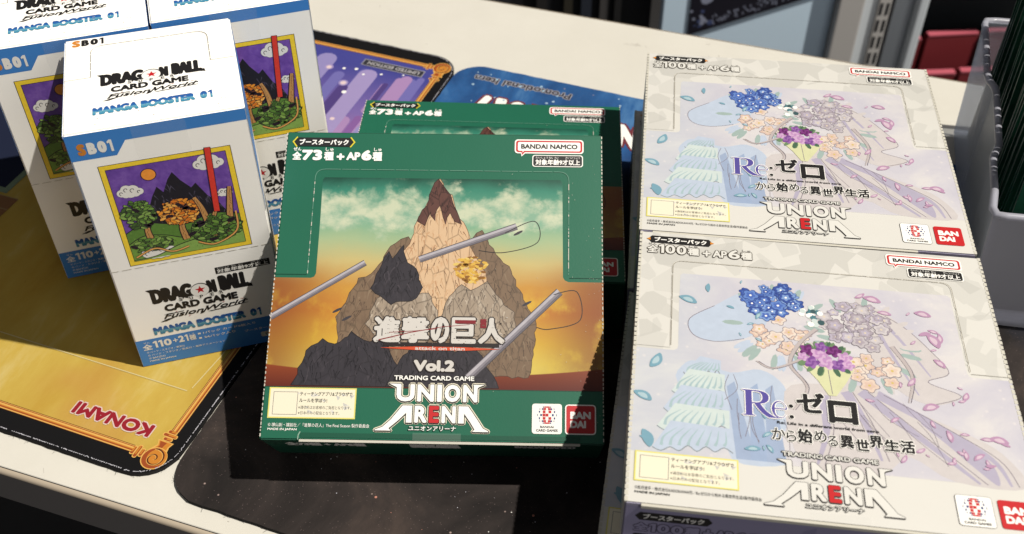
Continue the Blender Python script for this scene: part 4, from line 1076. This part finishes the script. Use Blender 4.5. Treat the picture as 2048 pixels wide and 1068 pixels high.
def upright_box():
    root = empty('booster_box')
    bm = bmesh.new(); box_bm(bm, -w / 2, w / 2, 0, d, 0, h)
    bmesh.ops.bevel(bm, geom=bm.edges[:], offset=.0007, segments=2, affect='EDGES')
    link('carton', mesh_from_bm(bm, 'carton', M_dbpaper), root)
    rnd = random.Random(8)
    # sides
    for sgn in (-1, 1):
        p = Pr((lambda s_: lambda u, v, z: (s_ * (w / 2 + z), u * d, h * (1 - v)))(sgn), d, h)
        p.rect(.004, .003, .996, .40, M_blue); p.build('side_band', root)
    ft = lambda u, v, z: ((u - .5) * w, d * (1 - v), h + z)
    ff = front_face(h, w)
    # top
    p = Pr(ft, w, d)
    p.text('S', (.045, .018, .095, .094), M_orange_ink, .09); num(p, 'B01', (.100, .022, .232, .092), M_black, .09)
    p.build('code_lettering', root)
    p = Pr(ft, w, d, base=.0001)
    M_pf = ink('perforation_beige', S(196, 186, 160)); M_pd = ink('perforation_dark', S(120, 112, 96))
    path = [(.155, .455)] + [(.155, .19)] + bez((.155, .19), (.155, .115), (.235, .112), 5) + [(.77, .112)] + bez((.77, .112), (.848, .115), (.848, .19), 5) + [(.848, .458)]
    p.dash(path, .0035, M_pd, .07, .008); p.dash([(u - .004, v + .004) for u, v in path], .003, M_white, .2, .01)
    p.stroke([(.0, .455), (.155, .455)], .003, M_pf); p.stroke([(.848, .458), (1, .458)], .003, M_pf)
    p.build('perforation', root, True)
    p = Pr(ft, w, d, base=.0001)
    db_logo(p, lambda x, y: (.19 + x * .615, .445 + y * .31), None)
    p.text('MANGA BOOSTER', (.164, .778, .735, .853), M_gradtxt, .09, grad=True); num(p, '01', (.762, .778, .832, .853), M_gradtxt, .09, grad=True)
    p.build('title_lettering', root)
    p = Pr(ft, w, d, base=.0001)
    M_sp = ink('speck', S(176, 168, 148))
    for _ in range(26): p.disc(rnd.uniform(.1, .9), rnd.uniform(.85, .98), rnd.uniform(.001, .004), M_sp, 6)
    o = p.build('scuff', root, True)
    # front
    p = Pr(ff, w, h)
    p.poly([(0.004, .004), (.996, .004), (.996, .045), (.318, .0475), (.252, .096), (.004, .096)], M_blue); p.build('header_band', root)
    p = Pr(ff, w, h); p.rect(.004, .871, .996, .997, M_blue); p.build('footer_band', root)
    p = Pr(ff, w, h, base=.0001)
    p.text('S', (.052, .037, .098, .079), M_orange_ink, .09); num(p, 'B01', (.106, .037, .245, .079), M_white, .09); p.build('code_lettering', root)
    p = Pr(ff, w, h, base=.0002); p.rect(.36, .003, .66, .118, M_tape); p.build('seal_tape', root)
    # picture: violet field, gold border, clouds, hills and sun
    p = Pr(ff, w, h)
    K = lambda n, *c: ink(n, S(*c, .95), .45, .35, 0, 900, .22, 700)
    blk = K('art_outline', 40, 30, 40); yel = K('border_yellow', 240, 206, 60)
    p.rect(.127, .1265, .873, .533, blk); p.rect(.131, .1285, .869, .531, yel); p.rect(.160, .1435, .840, .516, blk); p.rect(.1635, .1455, .8365, .514, M_violet)
    q = w / h
    cloud(p, .73, .175, .065, rnd, blk); cloud(p, .26, .235, .055, rnd, blk); cloud(p, .78, .30, .035, rnd, blk)
    # dark smooth hill, sun, layered hills, trunks
    gr = [K('hill_green', 112, 150, 66), K('hill_green_2', 90, 128, 56), K('hill_green_3', 134, 168, 84), K('hill_dark', 66, 96, 46)]
    p.disc(.385, .185, .045, blk, 24); p.disc(.385, .185, .040, K('sun_orange', 238, 150, 60), 24)
    ridge = [(.20, .41), (.27, .33), (.31, .345), (.37, .27), (.41, .235), (.44, .26), (.48, .215), (.515, .19), (.55, .225), (.60, .26), (.63, .245), (.68, .30), (.74, .34), (.80, .41)]
    p.poly(ridge, K('ridge_dark', 34, 32, 40))
    for k in range(60):
        u, v = rnd.uniform(.24, .76), rnd.uniform(.22, .38); e = (u + rnd.uniform(-.02, .03), v + rnd.uniform(.012, .03))
        if inside((u, v), ridge) and inside(e, ridge): p.stroke([(u, v), e], .006, K('ridge_line', 78, 74, 92), .001)
    def hill(top, m, hat):
        T_ = crom(top, 6); pts = T_ + [(.8365, .514), (.1635, .514)]
        p.stroke(T_, .012, blk); p.poly(pts, m)
        for _ in range(hat):
            u = rnd.uniform(.18, .82); v = rnd.uniform(.40, .51)
            if inside((u, v), pts) and inside((u, v - .008), pts): p.stroke([(u, v), (u + rnd.uniform(-.006, .006), v - .006)], .004, rnd.choice(gr), .001)
    hill([(.1635, .40), (.28, .37), (.40, .385), (.52, .40), (.68, .375), (.8365, .395)], gr[1], 60)
    hill([(.1635, .445), (.26, .42), (.38, .43), (.50, .455), (.62, .44), (.74, .415), (.8365, .425)], gr[0], 90)
    cloud(p, .32, .485, .075, rnd, blk)
    hill([(.1635, .512), (.30, .508), (.44, .48), (.58, .465), (.72, .455), (.8365, .46)], gr[2], 90)
    def foliage(u, v, ru_, rv_, n_, cols, r0=.017):
        p.wrap(39)
        for _ in range(n_):
            a = rnd.uniform(0, 6.28); q_ = math.sqrt(rnd.random()); x, y = u + ru_ * q_ * math.cos(a), v + rv_ * q_ * math.sin(a); an = rnd.uniform(-.9, .9)
            if not (.17 < x < .83 and .15 < y < .51): continue
            p.disc(x, y, r0 * 1.22, blk, 7, 1.25, .62, an); p.disc(x, y, r0, rnd.choice(cols), 7, 1.25, .58, an)
        p.unwrap()
    og = [K('leaf_orange', 236, 150, 50), K('leaf_orange_2', 244, 176, 84), K('leaf_orange_3', 214, 120, 40)]
    def trunk(pts, wd, wd1):
        P_ = crom(pts, 6); p.stroke(P_, wd + .012, blk, wd1 + .010); p.stroke(P_, wd, K('trunk_tan', 190, 140, 84), wd1)
        for k in range(1, len(P_) - 1): p.stroke([P_[k], (P_[k][0] + rnd.uniform(-.01, .01), P_[k][1] + .010)], .003, K('trunk_line', 120, 80, 46))
    trunk([(.30, .45), (.29, .40), (.31, .34)], .040, .02); foliage(.27, .33, .095, .055, 130, gr)
    trunk([(.50, .46), (.49, .41), (.51, .35)], .040, .02); foliage(.50, .345, .120, .048, 150, og)
    trunk([(.66, .49), (.65, .43), (.63, .35), (.60, .30)], .050, .02); trunk([(.65, .42), (.70, .37), (.72, .32)], .030, .012)
    trunk([(.77, .47), (.78, .40), (.80, .33), (.815, .28)], .044, .02)
    foliage(.68, .44, .150, .050, 190, gr, .019); foliage(.30, .455, .12, .025, 60, gr)
    for pts in ([(.18, .50), (.30, .475), (.40, .50), (.50, .49)], [(.56, .48), (.66, .50), (.80, .46), (.82, .38)]): P_ = crom(pts, 8); p.stroke(P_, .016, blk); p.stroke(P_, .010, K('ribbon_tan', 226, 166, 92))
    p.stroke([(.742, .12), (.712, .37)], .040, blk); p.stroke([(.742, .1215), (.7125, .369)], .032, K('pole_red', 214, 62, 50))
    p.build('cover_picture', root)
    p = Pr(ff, w, h, base=.0001)
    p.dash([(.0, .5425), (1., .5425)], .003, M_white, .05, .02); p.dash([(.0, .5440), (1., .5440)], .0025, M_pf, .05, .02); p.build('perforation', root, True)
    p = Pr(ff, w, h, base=.00008)
    p.rect(.612, .604, .955, .633, M_black); p.text('対象年齢9才以上', (.622, .6135, .945, .631), M_white, .03)
    for t, a, b_ in (('たいしょう', .625, .70), ('ねん', .715, .745), ('れい', .76, .785), ('さい', .84, .865), ('い', .88, .893), ('じょう', .905, .94)): p.text(t, (a, .6065, b_, .6115), M_white, 0)
    p.build('age_label', root)
    p = Pr(ff, w, h, base=.00008)
    db_logo(p, lambda x, y: (.165 + x * .648, .648 + y * .170), None)
    p.text('MANGA BOOSTER', (.137, .8205, .732, .857), M_gradtxt, .09, grad=True); num(p, '01', (.762, .8205, .834, .857), M_gradtxt, .09, grad=True)
    p.build('title_lettering', root)
    p = Pr(ff, w, h, base=.0001)
    p.text('全', (.038, .893, .100, .921), M_white, .03); num(p, '110', (.108, .884, .226, .917), M_white, .06); p.text('+', (.236, .890, .268, .908), M_white, .03); num(p, '21', (.272, .882, .335, .914), M_white, .06); p.text('種', (.342, .888, .385, .914), M_white, .02)
    p.text('ぜん', (.05, .882, .092, .889), M_white, 0); p.text('しゅ', (.346, .880, .38, .886), M_white, 0)
    p.rect(.402, .886, .420, .894, M_white); p.text('1パック カード6枚入り', (.436, .884, .78, .896), M_white, .02)
    p.rect(.402, .908, .420, .916, M_white); p.text('24パック入り', (.436, .906, .64, .918), M_white, .02); p.text('ブースターパック', (.70, .916, .94, .928), M_white, .02)
    p.rr(.80, .942, .965, .966, .01, M_cream); p.text('日本語版', (.83, .946, .935, .962), M_gray, .03)
    p.text('© バード・スタジオ／集英社', (.055, .928, .30, .938), M_white, 0); p.text('© バード・スタジオ／集英社・東映アニメーション', (.055, .943, .56, .953), M_white, 0); p.text('© BANDAI', (.055, .958, .16, .967), M_white, 0); p.text('MADE IN JAPAN', (.055, .973, .225, .982), M_white, .02)
    p.build('detail_lettering', root)
    return root
ub = upright_box(); ub2 = copy_tree(ub); ub3 = copy_tree(ub)
GU = 'upright white and blue booster boxes'
place(ub, -.1454, .3640, .0023, 15.39, 0, 'upright white and blue booster box standing alone in front of two others', GU)
place(ub2, -.2003, .4263, .0023, 16.9, 0, 'upright white and blue booster box at the left edge, partly in shadow', GU)
place(ub3, -.1302, .4494, .0023, 16.8, 0, 'upright white and blue booster box behind, touching the green boxes on its right', GU)
# ------------------------------------------------------------------ storage bin and the cards in it
g = G('frosted_plastic')
g.b.inputs['Base Color'].default_value = (.72, .75, .82, 1); g.b.inputs['Roughness'].default_value = .35
tr = g.n.new('ShaderNodeBsdfTransparent'); tr.inputs[0].default_value = (.86, .88, .92, 1)
mx = g.n.new('ShaderNodeMixShader'); mx.inputs[0].default_value = .28
g.l.new(tr.outputs[0], mx.inputs[1]); g.l.new(g.b.outputs[0], mx.inputs[2])
g.l.new(mx.outputs[0], g.n['Material Output'].inputs[0])
M_frost = g.m
g = G('frosted_plastic_thick')
g.b.inputs['Base Color'].default_value = (.42, .42, .47, 1); g.b.inputs['Roughness'].default_value = .3
tr = g.n.new('ShaderNodeBsdfTransparent'); tr.inputs[0].default_value = (.8, .8, .86, 1)
mx = g.n.new('ShaderNodeMixShader'); mx.inputs[0].default_value = .62
g.l.new(tr.outputs[0], mx.inputs[1]); g.l.new(g.b.outputs[0], mx.inputs[2])
g.l.new(mx.outputs[0], g.n['Material Output'].inputs[0])
M_frost2 = g.m
bin_ = empty('storage_bin', 'translucent plastic bin holding green cards beside the white boxes', 'bin')
Z0 = .0024
FLb, BLb = Vector((.2292, .3825, Z0)), Vector((.2702, .5391, Z0))
FLt, BLt = Vector((.2205, .3777, .078)), Vector((.2672, .5400, .080))
wv = Vector((.1576, -.0278, 0))
FRb, BRb = FLb + wv, BLb + wv
FRt, BRt = FLt + wv + Vector((.027, 0, 0)), BLt + wv + Vector((.012, 0, 0))
def wall_part(name, a, b, c, d_, thick, inward, mat, n=1, jog=None):
    """a,b bottom; d_,c top (a->b along the wall)"""
    bm = bmesh.new(); rows = []
    for i in range(n + 1):
        t = i / n; j = Vector((jog(t), 0, 0)) if jog else Vector((0, 0, 0))
        lo_, hi = a.lerp(b, t) + j * .3, d_.lerp(c, t) + j
        rows.append([bm.verts.new(lo_), bm.verts.new(hi), bm.verts.new(hi + inward * thick), bm.verts.new(lo_ + inward * thick)])
    for p_, q_ in zip(rows, rows[1:]):
        for k in range(4): bm.faces.new((p_[k], p_[(k + 1) % 4], q_[(k + 1) % 4], q_[k]))
    bm.faces.new(rows[0][::-1]); bm.faces.new(rows[-1])
    bmesh.ops.recalc_face_normals(bm, faces=bm.faces[:])
    return link(name, mesh_from_bm(bm, name, mat), bin_)
def jogf(t):      # t 0 = front, 1 = back
    s_ = lambda x, a, b: 0 if x < a else 1 if x > b else (x - a) / (b - a)
    return .0032 * s_(t, .26, .31) * (1 - 0) - .0042 * s_(t, .60, .66)
wall_part('side_wall', FLb, BLb, BLt, FLt, .0016, Vector((1, 0, 0)), M_frost, 40, jogf)
wall_part('side_wall', FRb, BRb, BRt, FRt, .0016, Vector((-1, 0, 0)), M_frost)
wall_part('front_wall', FLb, FRb, FRt, FLt, .0018, Vector((0, 1, 0)), M_frost2)
wall_part('back_wall', BLb, BRb, BRt, BLt, .0016, Vector((0, -1, 0)), M_frost)
bm = bmesh.new()
vs = [bm.verts.new(q) for q in (FLb, FRb, BRb, BLb)]; vt = [bm.verts.new(q + Vector((0, 0, .0015))) for q in (FLb, FRb, BRb, BLb)]
bm.faces.new(vs[::-1]); bm.faces.new(vt)
for k in range(4): bm.faces.new((vs[k], vs[(k + 1) % 4], vt[(k + 1) % 4], vt[k]))
link('base', mesh_from_bm(bm, 'base', M_frost), bin_)
bm = bmesh.new()
rim = [FRt] + [FLt + Vector((.006, -.0005, 0)), FLt + Vector((.0018, .0006, 0)), FLt + Vector((.0012, .005, 0))]
for t in (.1, .25, .275, .295, .32, .45, .58, .61, .65, .68, .8, .93): rim.append(FLt.lerp(BLt, t) + Vector((jogf(t) + .0008, 0, 0)))
rim += [BLt + Vector((-.0016, -.004, 0)), BLt + Vector((.0005, 0, 0)), BLt + Vector((.006, .0, 0)), BRt]
tube_bm(bm, rim, .0019, 10)
link('rim', mesh_from_bm(bm, 'rim', M_frost2, True), bin_)

g = G('card_green')
tc = g.n.new('ShaderNodeTexCoord'); nz = g.noise(tc.outputs['Object'], 90, 4)
M_card = g.done(g.mix(nz, S(16, 62, 46), S(34, 96, 70)), .4, .35)
M_card_rim = ink('card_edge', S(120, 128, 118), .6)
bm = bmesh.new()
box_bm(bm, 0, .088, 0, .0012, 0, .124)
for f_ in bm.faces: f_.material_index = 0
cm = mesh_from_bm(bm, 'card', [M_card])
cm_rim = box_mesh('rim', -.0001, .0004, .0003, .0007, 0.0008, .1235, M_card_rim)
rs_ = random.Random(2)
NC = 48
for i in range(NC):
    t = i / (NC - 1); y = .3905 + t * .136
    x = .2312 + (y - .3875) * .275 + rs_.uniform(-.0006, .0014)
    c = link('card', cm)
    c['label'] = 'dark green card standing on edge in the packed row in the plastic bin'; c['category'] = 'card'; c['group'] = 'green cards in the bin'
    c.location = (x + .004, y, Z0 + .0025 + rs_.uniform(0, .004)); c.rotation_euler = (R(rs_.uniform(-1.0, 1.0)), R(rs_.uniform(-.8, 1.2)), R(-10 + rs_.uniform(-1.5, 1.5)))
    if i % 3 == 0:
        q_ = link('rim', cm_rim, c)

# ------------------------------------------------------------------ things behind the table
M_panel = ink('panel_bluegrey', (.62, .77, .90), .5, .3, .05, 40, .04, 4)
M_panel2 = ink('panel_grey', (.46, .44, .42), .5, .3)
M_steel = ink('steel_grey', (.60, .64, .67), .4, .4)
M_slot = ink('slot_dark', (.02, .02, .022), .6)
sp_ = empty('display_partition', 'pale blue-grey partition standing behind the table', 'partition')
link('panel_board', box_mesh('panel_board', .173, .367, 1.10, 1.12, -.75, .10, M_panel, .001, 1), sp_)
link('panel_return', box_mesh('panel_return', .3675, .396, 1.085, 1.12, -.75, .10, M_panel2, .002, 2), sp_)
su = empty('shelf_upright', 'slotted grey steel shelf upright beside the pale panel', 'shelf upright')
link('face_plate', box_mesh('face_plate', .397, .457, 1.10, 1.13, -.75, .10, M_steel, .0015, 2), su)
link('flange', box_mesh('flange', .4575, .468, 1.085, 1.13, -.75, .10, M_steel, .002, 2), su)
link('centre_rib', box_mesh('centre_rib', .416, .430, 1.096, 1.0995, -.75, .10, M_panel2, .0008, 1), su)
sm = box_mesh('slot', -.0016, .0016, -.0004, 0, -.0075, .0075, M_slot)
for k in range(12):
    for x in (.4195, .4265): link('slot', sm, su).location = (x, 1.0959, -.36 + k * .022)
link('painted_shadow_gap', box_mesh('painted_shadow_gap', .4305, .4345, 1.0975, 1.0998, -.75, .10, M_slot), su)  # solid dark strip, its colour standing in for shade beside the rib
# slanted black poster on the panel; its print is out of focus
po = empty('poster', 'black poster hanging askew on the pale panel', 'poster', mw=Matrix.Translation((.2035, 1.0985, -.2855)) @ Matrix.Rotation(R(-20.5), 4, 'Y'))
M_post = ink('poster_black', (.012, .011, .018), .4)
bm = bmesh.new()
c20, s20 = math.cos(R(20.5)), math.sin(R(20.5))
pts = [(0, 0), (.19, 0), (.19, .14)] + [(-.14 * 0 + .135 * s20, .135 * c20)]
va = [bm.verts.new((x, -.0008, z)) for x, z in pts]; vb = [bm.verts.new((x, 0, z)) for x, z in pts]
bm.faces.new(va); bm.faces.new(vb[::-1])
for k in range(4): bm.faces.new((va[k], vb[k], vb[(k + 1) % 4], va[(k + 1) % 4]))
link('sheet', mesh_from_bm(bm, 'sheet', M_post), po)
p = Pr(lambda u, v, z: (u, -.0008 - z, v), 1, 1)
M_pl = ink('poster_pale', S(170, 176, 200)); M_pbl = ink('poster_blue', S(84, 96, 140))
rs_ = random.Random(9)
for k in range(16):
    u = .026 + k * .0062
    for _ in range(4): a = (u + rs_.uniform(-.0015, .0045), .006 + rs_.uniform(0, .009)); p.stroke([a, (a[0] + rs_.uniform(-.003, .003), a[1] + rs_.uniform(-.005, .005))], .0011, M_pl)
for _ in range(14): p.disc(rs_.uniform(.008, .030), rs_.uniform(.006, .030), rs_.uniform(.001, .0035), rs_.choice([M_pl, M_pbl]), 8)
for _ in range(5): p.disc(.034 + rs_.uniform(-.004, .006), .034 + rs_.uniform(0, .014), rs_.uniform(.003, .006), M_pl, 8)
p.build('poster_print', po)
# red boxes
M_redbox = ink('redbox_front', (.15, .018, .022), .45); M_redtop = ink('redbox_top', (.42, .09, .12), .5)
def red_box(x, y, z, rot, wd, lab):
    r_ = empty('red_box', lab, 'box', 'red boxes on the rack behind', Matrix.Translation((x, y, z)) @ Matrix.Rotation(R(rot), 4, 'Z'))
    link('carton', box_mesh('carton', 0, wd, 0, .012, -.085, 0, M_redbox, .001, 1), r_)
    link('lid_edge', box_mesh('lid_edge', .0015, wd - .0015, -.0010, .009, .0005, .0030, M_redtop), r_)
LR = ['red box at the left end of the upper background row', 'red box in the middle of the upper background row', 'red box at the right end of the upper background row, by the bin', 'red box at the left end of the lower background row', 'red box at the right end of the lower background row']
for i, (x, z, a_) in enumerate(((.492, -.4245, 1), (.571, -.4185, 5), (.648, -.4125, 4))): red_box(x, 1.30, z, a_, .0735, LR[i])
for i, (x, z) in enumerate(((.530, -.457), (.613, -.452))): red_box(x, 1.262, z, 3, .081, LR[3 + i])
rk = empty('rack', 'dark display rack carrying the red boxes behind the table', 'rack')
link('rack_back', box_mesh('rack_back', .47, 1.4, 1.36, 1.38, -.75, .3, ink('rack_dark', (.016, .019, .022), .5)), rk)
link('rack_ledge', box_mesh('rack_ledge', .47, 1.4, 1.292, 1.36, -.525, -.512, ink('rack_dark', (.016, .019, .022), .5)), rk)
link('rack_ledge', box_mesh('rack_ledge', .47, 1.4, 1.255, 1.29, -.56, -.5445, ink('rack_dark', (.016, .019, .022), .5)), rk)
link('rack_shade_board', box_mesh('rack_shade_board', .47, 1.9, 1.24, 1.36, -.16, -.145, ink('rack_dark', (.016, .019, .022), .5)), rk)  # unseen board above, added to keep the spot off the red boxes
# dark cabinet left of the panel with strips
cb_ = empty('cabinet', 'black cabinet with faint vertical strips behind the table', 'cabinet')
link('cabinet_body', box_mesh('cabinet_body', -.35, .165, 1.14, 1.40, -.75, .2, ink('cabinet_black', (.010, .010, .012), .45)), cb_)
for x, wd, c in ((.062, .010, (.03, .026, .018)), (.082, .012, (.022, .026, .038)), (.104, .010, (.06, .056, .055)), (.121, .008, (.07, .066, .062)), (.03, .012, (.02, .018, .018)), (-.02, .02, (.02, .02, .024))):
    link('strip', box_mesh('strip', x, x + wd, 1.132, 1.1395, -.75, .2, ink('strip_%d' % int(x * 1000), c, .5)), cb_)
